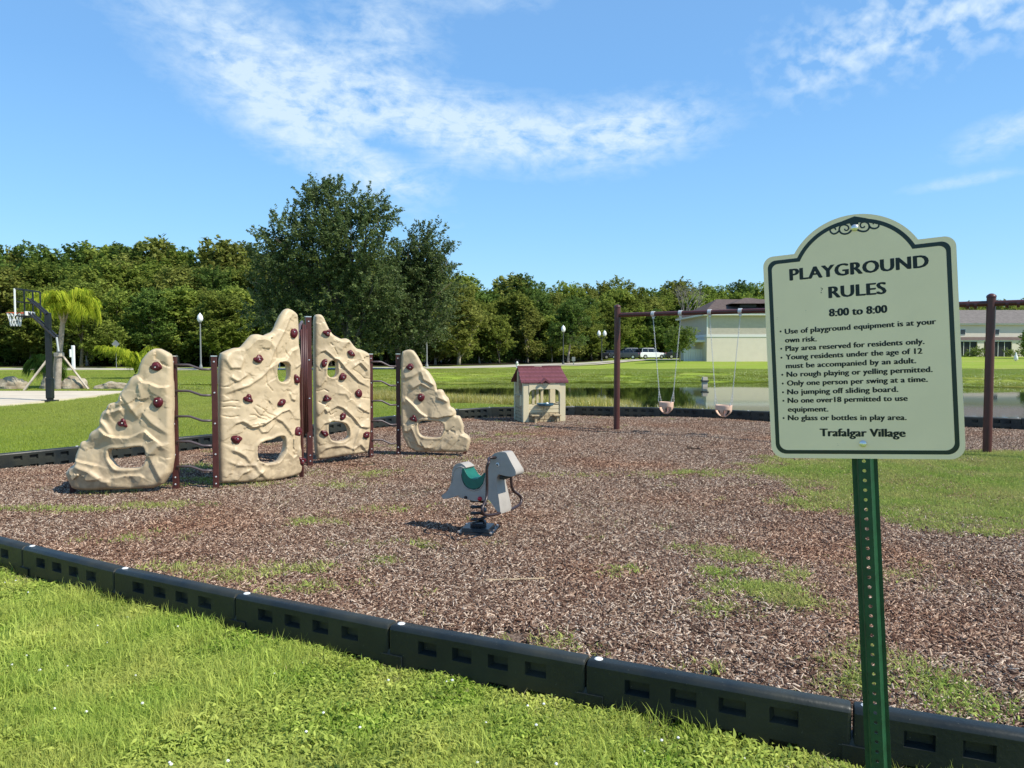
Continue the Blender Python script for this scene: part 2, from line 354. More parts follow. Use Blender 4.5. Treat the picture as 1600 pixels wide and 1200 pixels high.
def nonuni(lo, hi, mid0, mid1, fine, growth):
    a = list(np.arange(mid0, mid1 + 1e-6, fine)); s = fine
    while a[-1] < hi: s *= growth; a.append(a[-1] + s)
    s = fine
    while a[0] > lo: s *= growth; a.insert(0, a[0] - s)
    return np.array(a)
ROAD = [(-120, 66), (-60, 67), (-40, 67.5), (-24, 67.5), (-6, 73), (0, 82), (8, 95), (14, 105), (30, 112), (52, 112), (60, 140), (60, 200)]
def road_line():
    P = np.array(ROAD, float); s = np.r_[0, np.cumsum(np.linalg.norm(np.diff(P, axis=0), axis=1))]; t = np.linspace(0, s[-1], 90)
    x = np.interp(t, s, P[:, 0]); y = np.interp(t, s, P[:, 1])
    for _ in range(3): x[1:-1] = (x[:-2] + x[1:-1] + x[2:]) / 3; y[1:-1] = (y[:-2] + y[1:-1] + y[2:]) / 3
    return np.c_[x, y]
ROADL = road_line()
def terrain():
    xs = nonuni(-700, 700, -20, 26, .5, 1.12); ys = nonuni(-30, 1200, -2, 62, .5, 1.08)
    X, Y = np.meshgrid(xs, ys); Z = height(X, Y)
    P = np.c_[X.ravel(), Y.ravel()]
    sb = poly_sdf(P, BORDER); Z = Z.ravel(); Z = np.where(sb < .38, Z - .035 - .1 * (1 - smooth(7.0, 8.5, Y.ravel())), Z)
    nx, ny = len(xs), len(ys); idx = np.arange(nx * ny).reshape(ny, nx)
    f = np.c_[idx[:-1, :-1].ravel(), idx[:-1, 1:].ravel(), idx[1:, 1:].ravel(), idx[1:, :-1].ravel()]
    s = poly_sdf(P, LAKE)
    far = (P[:, 1] > 40)
    tone = .42 * np.exp(-((s - 4.8) / 2.6) ** 2) * far + .5 * (s < 0.2)
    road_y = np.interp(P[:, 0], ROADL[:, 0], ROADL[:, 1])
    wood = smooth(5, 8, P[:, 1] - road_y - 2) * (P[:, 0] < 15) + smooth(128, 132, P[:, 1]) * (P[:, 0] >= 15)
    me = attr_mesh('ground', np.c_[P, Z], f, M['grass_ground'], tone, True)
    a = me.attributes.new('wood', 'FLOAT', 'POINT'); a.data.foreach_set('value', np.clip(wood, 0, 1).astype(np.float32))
    o = bpy.data.objects.new('ground', me); COL.objects.link(o); tag(o, kind='structure')
terrain()

def water():
    m = bpy.data.materials.new('pond_water'); m.use_nodes = True; N, L = m.node_tree.nodes, m.node_tree.links; b = N['Principled BSDF']
    b.inputs['Base Color'].default_value = (.008, .012, .006, 1); b.inputs['Roughness'].default_value = .03; b.inputs['Specular IOR Level'].default_value = .8; b.inputs['IOR'].default_value = 1.33
    g = N.new('ShaderNodeNewGeometry'); mp = N.new('ShaderNodeMapping'); mp.inputs['Scale'].default_value = (.5, 2.2, 1); L.new(g.outputs['Position'], mp.inputs[0])
    n = N.new('ShaderNodeTexNoise'); n.inputs['Scale'].default_value = 1.6; n.inputs['Detail'].default_value = 4; L.new(mp.outputs[0], n.inputs[0])
    bp = N.new('ShaderNodeBump'); bp.inputs['Distance'].default_value = .0012; bp.inputs['Strength'].default_value = .6; L.new(n.outputs[0], bp.inputs['Height']); L.new(bp.outputs[0], b.inputs['Normal'])
    b_ = MB(); b_.add([(-16, 18, WATER_Z), (76, 18, WATER_Z), (76, 58, WATER_Z), (-16, 58, WATER_Z)], [(0, 1, 2, 3)])
    o = b_.build('pond_water', m, fix=False); tag(o, kind='structure')
water()

def road():
    P = ROADL; t = np.gradient(P, axis=0); t /= np.linalg.norm(t, axis=1)[:, None]; n = np.c_[-t[:, 1], t[:, 0]]
    for nm, w0, w1, dz, mm in (('road', -2.8, 2.8, .05, M['asphalt']), ('pavement', -6.2, -4.7, .09, M['concrete'])):
        v = []; f = []
        for i in range(len(P)):
            for w in (w0, w1):
                q = P[i] + n[i] * w; v.append((q[0], q[1], ground_z(*q) + dz))
        for i in range(len(P) - 1): f.append((2 * i, 2 * i + 1, 2 * i + 3, 2 * i + 2))
        b = MB(); b.add(v, f); tag(b.build(nm, mm, fix=False), kind='structure')
    b = MB()
    v = [(-45, 13), (-15.6, 13), (-14.95, 21.5), (-14.8, 25.5), (-15.1, 29.3), (-45, 29.6)]
    b.prism(v, lambda p: (p[0], p[1], -.1), lambda p: (p[0], p[1], .03)); tag(b.build('basketball_court', M['concrete'], fix=True), kind='structure')
    # the play area's bed
def bed():
    inner = BORDER
    xs = np.arange(-7.4, 13.4, .2); ys = np.arange(1.6, 18.6, .2); X, Y = np.meshgrid(xs, ys)
    rng = np.random.default_rng(3)
    Z = .012 * np.sin(X * 2.1 + Y) + .012 * np.sin(Y * 1.7 - X * .6) + .004 + rng.normal(0, .003, X.shape)
    P = np.c_[X.ravel(), Y.ravel()]; s = poly_sdf(P, inner); nx, ny = len(xs), len(ys); idx = np.arange(nx * ny).reshape(ny, nx)
    f = np.c_[idx[:-1, :-1].ravel(), idx[:-1, 1:].ravel(), idx[1:, 1:].ravel(), idx[1:, :-1].ravel()]
    # pull rim vertices onto the path
    from_s = (s > 0) & (s < .3); e_ = 1e-3
    gx_ = (poly_sdf(P + (e_, 0), inner) - poly_sdf(P - (e_, 0), inner)) / (2 * e_); gy_ = (poly_sdf(P + (0, e_), inner) - poly_sdf(P - (0, e_), inner)) / (2 * e_)
    P = P - np.c_[gx_, gy_] * np.where(from_s, s, 0)[:, None]
    keep = (s[f] < .3).all(1) & (s[f] < 0).any(1); f = f[keep]
    me = attr_mesh('mulch_bed', np.c_[P, Z.ravel()], f, M['mulch_bed'], None, True)
    o = bpy.data.objects.new('mulch_bed', me); COL.objects.link(o); tag(o, kind='structure')
M['mulch_bed'] = mat('mulch_soil', (.085, .055, .04), .95, .1, col2=(.22, .16, .12), mix_scale=45, var=.4, vscale=3, coords='World', bump=.01, bscale=60)
road(); bed()

# ------------------------------------------------------------------ scatter
def scatter(name, pts, scale, protos, label, cat, seed=0, kind='stuff', tilt=0.0):
    rng = np.random.default_rng(seed); n = len(pts)
    me = bpy.data.meshes.new(name + '_points'); me.vertices.add(n); me.vertices.foreach_set('co', np.asarray(pts, np.float32).ravel())
    r = np.zeros((n, 3), np.float32); r[:, 2] = rng.uniform(0, 6.283, n); r[:, :2] = rng.normal(0, tilt, (n, 2)) if tilt else 0
    a = me.attributes.new('rot', 'FLOAT_VECTOR', 'POINT'); a.data.foreach_set('vector', r.ravel())
    a = me.attributes.new('siz', 'FLOAT', 'POINT'); a.data.foreach_set('value', np.broadcast_to(np.asarray(scale, np.float32), (n,)).copy())
    a = me.attributes.new('pick', 'INT', 'POINT'); a.data.foreach_set('value', rng.integers(0, len(protos), n).astype(np.int32))
    o = bpy.data.objects.new(name, me); COL.objects.link(o); tag(o, label, cat, kind=kind)
    c = bpy.data.collections.new(name + '_source')
    for i, p in enumerate(protos):
        q = bpy.data.objects.new('%s_piece' % name, p); c.objects.link(q)
    ng = bpy.data.node_groups.new(name, 'GeometryNodeTree'); ng.interface.new_socket('Geometry', in_out='INPUT', socket_type='NodeSocketGeometry'); ng.interface.new_socket('Geometry', in_out='OUTPUT', socket_type='NodeSocketGeometry')
    N, L = ng.nodes, ng.links; gi = N.new('NodeGroupInput'); go = N.new('NodeGroupOutput'); ip = N.new('GeometryNodeInstanceOnPoints'); ci = N.new('GeometryNodeCollectionInfo')
    ci.inputs['Collection'].default_value = c; ci.inputs['Separate Children'].default_value = True; ci.inputs['Reset Children'].default_value = True
    def na(nm, t):
        q = N.new('GeometryNodeInputNamedAttribute'); q.data_type = t; q.inputs[0].default_value = nm; return q.outputs[0]
    L.new(gi.outputs[0], ip.inputs['Points']); L.new(ci.outputs[0], ip.inputs['Instance']); ip.inputs['Pick Instance'].default_value = True
    L.new(na('pick', 'INT'), ip.inputs['Instance Index'])
    er = N.new('FunctionNodeEulerToRotation'); L.new(na('rot', 'FLOAT_VECTOR'), er.inputs[0]); L.new(er.outputs[0], ip.inputs['Rotation']); L.new(na('siz', 'FLOAT'), ip.inputs['Scale'])
    L.new(ip.outputs[0], go.inputs[0])
    md = o.modifiers.new('scatter', 'NODES'); md.node_group = ng
    return o
def disc(rng, n, r):
    a = rng.uniform(0, 6.283, n); q = np.sqrt(rng.uniform(0, 1, n)) * r; return np.c_[np.cos(a) * q, np.sin(a) * q]

def chip_patch(seed, r, n, s=1.0):
    rng = np.random.default_rng(seed); c = disc(rng, n, r); ln = rng.gamma(3.2, .0048, n) * s + .006; wd = rng.uniform(.0025, .0065, n) * s; th = rng.uniform(.0012, .003, n) * s
    yaw = rng.uniform(0, 6.283, n); pit = rng.normal(0, .28, n); rol = rng.normal(0, .45, n); z = rng.uniform(0, .016, n) + np.abs(pit) * ln * .3
    tmpl = np.array([(-1, -.7, -1), (1, -.5, -1), (1, .6, -1), (-1, .8, -1), (-.95, -.8, 1), (.9, -.6, 1), (.97, .5, 1), (-.9, .9, 1)])
    V = tmpl[None] * np.stack([ln / 1, wd, th], 1)[:, None, :] ; V = V * np.array([.9, 1, 1]); V += rng.normal(0, .06, V.shape) * np.stack([ln, wd, th], 1)[:, None, :]
    def rot(V, a, i, j):
        ca, sa = np.cos(a)[:, None], np.sin(a)[:, None]; x = V[:, :, i] * ca - V[:, :, j] * sa; y = V[:, :, i] * sa + V[:, :, j] * ca; V = V.copy(); V[:, :, i] = x; V[:, :, j] = y; return V
    V = rot(V, rol, 1, 2); V = rot(V, pit, 0, 2); V = rot(V, yaw, 0, 1); V = V + np.c_[c, z][:, None, :]
    F = np.array([(4, 5, 6, 7), (0, 1, 5, 4), (1, 2, 6, 5), (2, 3, 7, 6), (3, 0, 4, 7)])
    F = (F[None] + (np.arange(n) * 8)[:, None, None]).reshape(-1, 4)
    return attr_mesh('mulch_chips', V.reshape(-1, 3), F, M['chips'], np.repeat(rng.uniform(0, 1, n), 8))
def chips_mat():
    m = bpy.data.materials.new('wood_chips'); m.use_nodes = True; nt = m.node_tree; N, L = nt.nodes, nt.links; b = N['Principled BSDF']; b.inputs['Roughness'].default_value = .8; b.inputs['Specular IOR Level'].default_value = .25
    a = N.new('ShaderNodeAttribute'); a.attribute_name = 'tone'; r = N.new('ShaderNodeValToRGB'); L.new(a.outputs['Fac'], r.inputs[0])
    cr = r.color_ramp; cols = [(0, (.045, .022, .014)), (.25, (.10, .052, .033)), (.48, (.18, .108, .072)), (.68, (.27, .18, .125)), (.85, (.40, .30, .22)), (1, (.66, .54, .42))]
    cr.elements[0].color = (*cols[0][1], 1); cr.elements[1].color = (*cols[-1][1], 1)
    for p, c in cols[1:-1]: e = cr.elements.new(p); e.color = (*c, 1)
    g = N.new('ShaderNodeNewGeometry'); n = N.new('ShaderNodeTexNoise'); n.inputs['Scale'].default_value = .55; n.inputs['Detail'].default_value = 5; L.new(g.outputs['Position'], n.inputs[0])
    mr = N.new('ShaderNodeMapRange'); L.new(n.outputs[0], mr.inputs[0]); mr.inputs[1].default_value = .46; mr.inputs[2].default_value = .66; mr.inputs[4].default_value = .6
    mx = N.new('ShaderNodeMix'); mx.data_type = 'RGBA'; mx.blend_type = 'MULTIPLY'; L.new(mr.outputs[0], mx.inputs[0]); L.new(r.outputs[0], mx.inputs[6]); mx.inputs[7].default_value = (.95, .66, .5, 1)
    L.new(mx.outputs[2], b.inputs['Base Color']); return m
M['chips'] = chips_mat()

def in_view(P, margin=.08):
    return (P[:, 1] > .5) & (np.abs(P[:, 0]) < P[:, 1] * (800 / FPX + margin) + .6)

def bed_z(X, Y): return .012 * np.sin(X * 2.1 + Y) + .012 * np.sin(Y * 1.7 - X * .6) + .004
def scatter_chips():
    protos = [chip_patch(i, .36, 2100, .86) for i in range(4)]
    rng = np.random.default_rng(11); P = np.c_[rng.uniform(-7.2, 13.2, 5200), rng.uniform(1.7, 18.6, 5200)]
    s = poly_sdf(P, BORDER); P = P[(s < -.36) & in_view(P)]
    # rim patches of small radius close to the border
    scatter('mulch_chips', np.c_[P, bed_z(P[:, 0], P[:, 1]) + .002], 1.0, protos, 'loose brown shredded wood mulch covering the play area', 'mulch', 5)
    sm = [chip_patch(20 + i, .12, 270, .86) for i in range(3)]
    Q = np.c_[rng.uniform(-7.2, 13.2, 60000), rng.uniform(1.7, 18.6, 60000)]; s = poly_sdf(Q, BORDER); Q = Q[(s < -.14) & (s > -.5) & in_view(Q)]
    scatter('mulch_edge_chips', np.c_[Q, bed_z(Q[:, 0], Q[:, 1]) + .004], 1.0, sm, 'loose mulch chips piled along the inside of the black border', 'mulch', 6)
scatter_chips()

# ------------------------------------------------------------------ grasses
def blade_patch(name, seed, r, n, hgt, wid, lean, material, broad=.0, tone_lo=0, tone_hi=1, nseg=2):
    """Blades as bent strips; 'broad' is the share of short wide leaves."""
    rng = np.random.default_rng(seed); c = disc(rng, n, r); isb = rng.uniform(0, 1, n) < broad
    h = rng.uniform(*hgt, n); w = rng.uniform(*wid, n); h = np.where(isb, h * .62, h); w = np.where(isb, w * 2.0, w)
    yaw = rng.uniform(0, 6.283, n); ln = np.abs(rng.normal(lean, .3, n)); ln = np.where(isb, ln + .35, ln)
    dirx, diry = np.cos(yaw), np.sin(yaw); px, py = -diry, dirx; rolls = rng.normal(0, .6, n)
    rows = []; ts = np.linspace(0, 1, nseg + 1)
    base_z = np.where(isb, rng.uniform(0, 1, n) * hgt[1] * .35, 0)
    for t in ts:
        ang = ln * (0.4 + .9 * t)
        off = h * t * np.sin(ang); zz = base_z + h * t * np.cos(ang)
        ww = w * (1 - t ** 1.6) * np.where(isb, np.sin(np.pi * min(.98, t * .8 + .12)) * 1.1, 1.0) + 1e-4
        cx, cy = c[:, 0] + dirx * off, c[:, 1] + diry * off
        for sgn in (-1, 1): rows.append(np.c_[cx + sgn * px * ww, cy + sgn * py * ww, np.maximum(zz + sgn * ww * np.sin(rolls), 0.0)])
    V = np.stack(rows, 1); k = 2 * (nseg + 1); F = []
    for i in range(nseg): F.append((2 * i, 2 * i + 1, 2 * i + 3, 2 * i + 2))
    F = (np.array(F)[None] + (np.arange(n) * k)[:, None, None]).reshape(-1, 4)
    return attr_mesh(name, V.reshape(-1, 3), F, material, np.repeat(rng.uniform(tone_lo, tone_hi, n), k), smooth=False)

M['lawn'] = leaf_mat('lawn_blades', (.14, .26, .022), (.52, .62, .13), .42, .18, 2.4, (.55, .55, .15), .0)
M['lawn_far'] = leaf_mat('far_lawn_blades', (.23, .31, .03), (.38, .45, .07), .35, .10, .12, (.40, .40, .09), .02)
M['dry_lawn'] = leaf_mat('dry_blades', (.30, .30, .10), (.50, .42, .22), .3, .15, .6, None, .03)
M['weed'] = leaf_mat('weed_blades', (.17, .28, .035), (.44, .50, .14), .35, .2, 1.2, (.48, .43, .17), .0)
M['reed'] = leaf_mat('reed_blades', (.24, .30, .04), (.66, .52, .14), .35, .2, .5, (.42, .36, .10), .04)

def noise2(X, Y, seed=0):
    rng = np.random.default_rng(seed); o = np.zeros_like(X)
    for k in range(7):
        a = rng.uniform(0, 6.283); fr = .5 * 1.6 ** k; o += np.sin((X * np.cos(a) + Y * np.sin(a)) * fr + rng.uniform(0, 6.28)) / (k + 2.)
    return o
def lawns():
    rng = np.random.default_rng(21)
    near = [blade_patch('lawn_piece', 40 + i, .17, 520, (.025, .055), (.0018, .0032), .8, M['lawn'], broad=.78, nseg=3) for i in range(4)]
    fine = [blade_patch('lawn_piece', 50 + i, .17, 300, (.05, .105), (.0011, .0022), .5, M['lawn'], broad=.05, tone_lo=.35, nseg=3) for i in range(3)]
    dry = [blade_patch('lawn_piece', 55 + i, .14, 160, (.03, .07), (.0010, .0022), .7, M['dry_lawn'], nseg=3) for i in range(2)]
    P = np.c_[rng.uniform(-6, 3.2, 14000), rng.uniform(1.3, 8.2, 14000)]; s = poly_sdf(P, BORDER); P = P[(s > .10) & in_view(P) & (P[:, 1] < 8.2)]
    nz = noise2(P[:, 0] * 1.3, P[:, 1] * 1.3, 4)
    A = P[rng.uniform(0, 1, len(P)) < np.clip(.85 - nz * .35, .25, 1)][:6500]
    z = lambda Q: height(Q[:, 0], Q[:, 1]) 
    scatter('near_grass', np.c_[A, z(A)], rng.uniform(.8, 1.25, len(A)), near, 'thick bright green lawn in front of the black border', 'grass', 1, tilt=.08)
    B = P[(nz > .25)]; B = B[rng.uniform(0, 1, len(B)) < .36]
    scatter('long_grass', np.c_[B, z(B)], rng.uniform(.7, 1.25, len(B)), fine, 'longer thin yellow-green blades standing out of the near lawn', 'grass', 2, tilt=.08)
    s = poly_sdf(P, BORDER); D = P[((s < .32) & (rng.uniform(0, 1, len(P)) < .5)) | ((nz > .55) & (rng.uniform(0, 1, len(P)) < .4))]
    scatter('dry_grass', np.c_[D, z(D)], rng.uniform(.6, 1.0, len(D)), dry, 'dry straw-coloured grass along the foot of the black border', 'grass', 3)
    mid = [blade_patch('lawn_piece', 60 + i, .6, 2300, (.05, .10), (.004, .008), .5, M['lawn_far'], nseg=1) for i in range(3)]
    P = np.c_[rng.uniform(-24, 22, 9000), rng.uniform(8, 34, 9000)]; s = poly_sdf(P, BORDER); l = poly_sdf(P, LAKE)
    P = P[(s > .62) & (l > .5) & in_view(P)]; P = P[~((P[:, 0] < -14.2) & (P[:, 1] > 12.5) & (P[:, 1] < 30))]
    scatter('mid_grass', np.c_[P, z(P)], 1.0, mid, 'mown green lawn between the play area and the pond', 'grass', 4)
    # right-hand grass inside the bed and weeds
    tuft = [blade_patch('weed_piece', 70 + i, .09, 46, (.025, .075), (.0016, .0036), .75, M['weed'], broad=.2, nseg=3) for i in range(4)]
    turf = [blade_patch('weed_piece', 80 + i, .13, 170, (.03, .075), (.002, .0042), .6, M['weed'], broad=.1, nseg=2) for i in range(3)]
    T = np.c_[rng.uniform(1.8, 8.5, 14000), rng.uniform(6, 11.5, 14000)]
    poly = np.array([(3.1, 9.4), (3.4, 10.3), (3.9, 10.75), (6, 11.0), (8.8, 11.0), (8.8, 7.0), (6.2, 6.5), (4.6, 6.55), (3.9, 7.1), (3.4, 8.2)])
    s = poly_sdf(T, poly) + noise2(T[:, 0] * 2.5, T[:, 1] * 2.5, 9) * .45; T = T[(rng.uniform(0, 1, len(T)) < np.clip(.30 - s * .55, 0, .8)) & in_view(T)]
    scatter('grass_patch', np.c_[T, bed_z(T[:, 0], T[:, 1])], rng.uniform(.7, 1.1, len(T)), turf, 'broad patch of green grass overgrowing the mulch on the right', 'grass', 7)
    spots = [(505, 820, .28, .09, 26), (590, 742, .30, .25, 30), (540, 760, .4, .2, 12), (110, 800, .9, .12, 60), (240, 795, .5, .12, 40), (330, 752, .5, .1, 20), (330, 735, .3, .1, 12), (605, 880, .14, .06, 10), (300, 892, .35, .1, 24), (350, 905, .3, .1, 22),
             (460, 895, .35, .12, 16), (480, 925, .2, .08, 10), (1190, 930, .26, .12, 60), (1150, 880, .22, .16, 34), (1240, 950, .2, .09, 30), (1120, 905, .14, .1, 14), (1235, 905, .1, .06, 12), (1100, 865, .3, .1, 14), (1060, 745, .8, .25, 34), (1160, 745, .6, .4, 26), (880, 745, .5, .2, 14),
             (760, 790, .1, .1, 4), (960, 900, .12, .05, 6), (1330, 1040, .14, .08, 12), (1345, 1075, .2, .06, 20), (1450, 1070, .12, .06, 10), (1410, 1040, .2, .1, 8), (1500, 1105, .16, .06, 12), (1560, 1110, .2, .07, 10), (1340, 1020, .12, .06, 8), (760, 690, 1.0, .4, 30), (800, 680, .8, .3, 20),
             (450, 740, .5, .3, 26), (420, 760, .6, .2, 24), (220, 700, .4, .2, 10), (1130, 960, .3, .1, 10), (1400, 900, .5, .3, 14), (1560, 840, .5, .1, 20), (640, 850, .6, .1, 9), (230, 845, .5, .1, 12), (30, 800, .4, .1, 14), (560, 700, .8, .4, 16), (880, 1005, .1, .04, 5), (1275, 650, .8, .3, 10), (700, 720, .5, .3, 12),
             (270, 760, .6, .08, 30), (170, 770, .5, .06, 20), (600, 800, .5, .2, 14), (420, 690, .5, .5, 20), (300, 735, .3, .3, 16)]
    pts = []
    for x, y, rx, ry, n in spots:
        c = at(x, y); q = rng.normal(0, .55, (int(n * 1.7), 2)) * (rx, max(ry, .12)); pts.append(q + c[:2])
    q = np.c_[rng.uniform(-7, 9, 420), rng.uniform(3, 18, 420)]; pts.append(q[noise2(q[:, 0], q[:, 1], 12) > .15])
    q = BORDER[rng.integers(0, len(BORDER), 260)] + rng.normal(0, .35, (260, 2)); pts.append(q)
    P = np.vstack(pts); P = P[poly_sdf(P, BORDER) < -.1]
    st = [blade_patch('weed_piece', 75 + i, .12, 34, (.02, .06), (.0014, .0030), .9, M['dry_lawn'], nseg=2) for i in range(2)]
    q = np.vstack([np.c_[rng.uniform(-7, 2, 1500), rng.uniform(6.5, 17, 1500)], np.c_[rng.uniform(-4, 9, 700), rng.uniform(3, 12, 700)]]); q = q[(noise2(q[:, 0] * 1.2, q[:, 1] * 1.2, 15) > -.1) & (poly_sdf(q, BORDER) < -.15)]
    scatter('dry_weeds', np.c_[q, bed_z(q[:, 0], q[:, 1])], rng.uniform(.6, 1.2, len(q)), st, 'sparse straw-coloured grass mixed into the mulch', 'weeds', 18)
    scatter('weed_tufts', np.c_[P, bed_z(P[:, 0], P[:, 1])], rng.uniform(.6, 1.25, len(P)), tuft, 'scattered weed tufts growing through the brown mulch', 'weeds', 8)
    # a few weeds against the outside of the near border
    q = []
    for x, y in ((1120, 1055), (690, 1045), (645, 1040), (960, 1100), (985, 1115), (300, 975), (345, 990), (20, 905), (1170, 1135), (1330, 1190), (780, 1075), (560, 1030), (450, 1000)):
        q.append(at(x, y)[:2] + rng.normal(0, .02, 2))
    q = np.array(q); sprig = [blade_patch('weed_piece', 90 + i, .035, 15, (.06, .12), (.004, .0075), .5, M['weed'], broad=0, nseg=4) for i in range(3)]
    m = MB(); m.lathe([(.0015, 0), (.0055, .002), (.006, .005), (.003, .008)], (0, 0, .05), 6)
    fo = m.build('flower_seed', M['white_plastic']); fm_ = fo.data; bpy.data.objects.remove(fo)
    k_ = rng.permutation(len(A))[:130]
    scatter('clover_flowers', np.c_[A[k_], z(A[k_])], rng.uniform(.7, 1.2, len(k_)), [fm_], 'tiny white flowers dotted over the near lawn', 'flowers', 33)
    scatter('border_weeds', np.c_[q, np.zeros(len(q)) + .02], 1.0, sprig, 'leafy weeds sprouting against the front of the black border', 'weeds', 9)
    # reeds at the near shore
    reed = [blade_patch('reed_piece', 95 + i, .5, 240, (.22, .5), (.006, .012), .22, M['reed'], nseg=2) for i in range(3)]
    P = np.c_[rng.uniform(-6.5, 7.5, 4000), rng.uniform(25, 37, 4000)]; l = poly_sdf(P, LAKE); P = P[(l > -.5) & (l < 1.5)]
    P = P[rng.uniform(0, 1, len(P)) < np.clip(1.15 - smooth(1.8, 5.0, P[:, 0]), .0, 1) * .9][:420]
    scatter('pond_reeds', np.c_[P, np.maximum(z(P), WATER_Z - .1)], rng.uniform(.6, 1.1, len(P)), reed, 'yellow-green reeds growing along the near shore of the pond', 'reeds', 10, tilt=.05)
    far = [blade_patch('lawn_piece', 66 + i, 1.6, 2600, (.04, .09), (.012, .025), .5, M['lawn_far'], nseg=1) for i in range(2)]
    P = np.c_[rng.uniform(-44, 52, 5200), rng.uniform(32, 66, 5200)]; l = poly_sdf(P, LAKE); P = P[(l > 1.8) & in_view(P)]
    ry = np.interp(P[:, 0], ROADL[:, 0], ROADL[:, 1]); P = P[P[:, 1] < ry - 8]
    keep = rng.uniform(0, 1, len(P)) > .75 * np.exp(-((poly_sdf(P, LAKE) - 5) / 2.2) ** 2); P = P[keep]
    scatter('bank_grass', np.c_[P, z(P)], 1.0, far, 'mown grass bank on the far side of the pond', 'grass', 14)
lawns()

# ------------------------------------------------------------------ border sections
BH, BW = 0.25, 0.085
def section_mesh(L):
    """One plastic border section along +x, outer face at y=-BW/2; pockets on both faces, a lap foot at the right end."""
    b = MB(); zs = [-.05, .012, .068, .135, .198, BH - .022]; n = 4; m0 = .17 * L / 1.04; pw = .105 * L / 1.04; gap = (L - .02 - 2 * m0 - n * pw) / (n - 1)
    xs = [0.012]
    for i in range(n): xs += [m0 + i * (pw + gap), m0 + i * (pw + gap) + pw]
    xs += [L - .018]
    for sgn in (-1, 1):
        y = sgn * BW / 2
        for j in range(len(zs) - 1):
            for i in range(len(xs) - 1):
                x0, x1, z0, z1 = xs[i], xs[i + 1], zs[j], zs[j + 1]
                if j in (1, 3) and i % 2 == 1:
                    ins, dp = .014, .034; yi = y - sgn * dp
                    o = [(x0, y, z0), (x1, y, z0), (x1, y, z1), (x0, y, z1)]; q = [(x0 + ins, yi, z0 + ins * .9), (x1 - ins * .3, yi, z0 + ins * .9), (x1 - ins * .3, yi, z1 - ins * .3), (x0 + ins, yi, z1 - ins * .3)]
                    b.add(o + q, [(0, 1, 5, 4), (1, 2, 6, 5), (2, 3, 7, 6), (3, 0, 4, 7), (4, 5, 6, 7)])
                else: b.add([(x0, y, z0), (x1, y, z0), (x1, y, z1), (x0, y, z1)], [(0, 1, 2, 3)])
    # rounded top, ends
    prof = [(-BW / 2, BH - .022), (-BW / 2 + .004, BH - .010), (-BW / 2 + .013, BH - .002), (-BW / 2 + .028, BH), (BW / 2 - .028, BH), (BW / 2 - .013, BH - .002), (BW / 2 - .004, BH - .010), (BW / 2, BH - .022)]
    v = []; f = []
    sx = [0, .004, .012, L - .018, L - .010, L - .006]; sc = [.82, .95, 1, 1, .95, .82]; dz = [-.014, -.004, 0, 0, -.004, -.014]
    for x, s, d in zip(sx, sc, dz):
        for (y, z) in prof: v.append((x, y * s, z + (d if z > BH - .015 else 0)))
    for i in range(5):
        for k in range(7): f.append((i * 8 + k, i * 8 + k + 1, (i + 1) * 8 + k + 1, (i + 1) * 8 + k))
    b.add(v, f)
    for x0, s0, x1, s1 in ((0, .82, .004, .95), (.004, .95, .012, 1), (L - .018, 1, L - .010, .95), (L - .010, .95, L - .006, .82)):
        for sg in (-1, 1):
            y0, y1 = sg * BW / 2 * s0, sg * BW / 2 * s1; b.add([(x0, y0, -.05), (x1, y1, -.05), (x1, y1, BH - .022), (x0, y0, BH - .022)], [(0, 1, 2, 3)])
    for x in (0, L - .006):
        y = BW / 2 * .82; b.add([(x, -y, -.05), (x, y, -.05), (x, y, BH - .03), (x, -y, BH - .03)], [(0, 1, 2, 3)])
    # lap foot
    b.box((L + .02, -.004, .03), (.115, BW + .008, .15)); b.box((L - .02, 0, .114), (.06, BW + .002, .03), taper=.8)
    return b
def border():
    root = empty('playground_border', (0, 5, 0)); tag(root, 'low black plastic border with recessed pockets enclosing the mulch play area', 'border')
    n = len(BORDER)
    for i in range(n):
        a, c = BORDER[i], BORDER[(i + 1) % n]
        if a[1] < .4 and c[1] < .4: continue
        L = float(np.linalg.norm(c - a)); ang = math.atan2(c[1] - a[1], c[0] - a[0])
        o = section_mesh(L).build('border_section', M['black_plastic'], root, autos=35)
        o.location = (a[0], a[1] - 5, 0); o.rotation_euler = (0, 0, ang)
        cb = MB(); cb.lathe([(.019, BH - .006), (.019, BH + .001), (.014, BH + .004), (.003, BH + .005)], (.045, 0, 0), 14)
        cb.build('stake_cap', M['white_plastic'], o, smooth=False)
border()

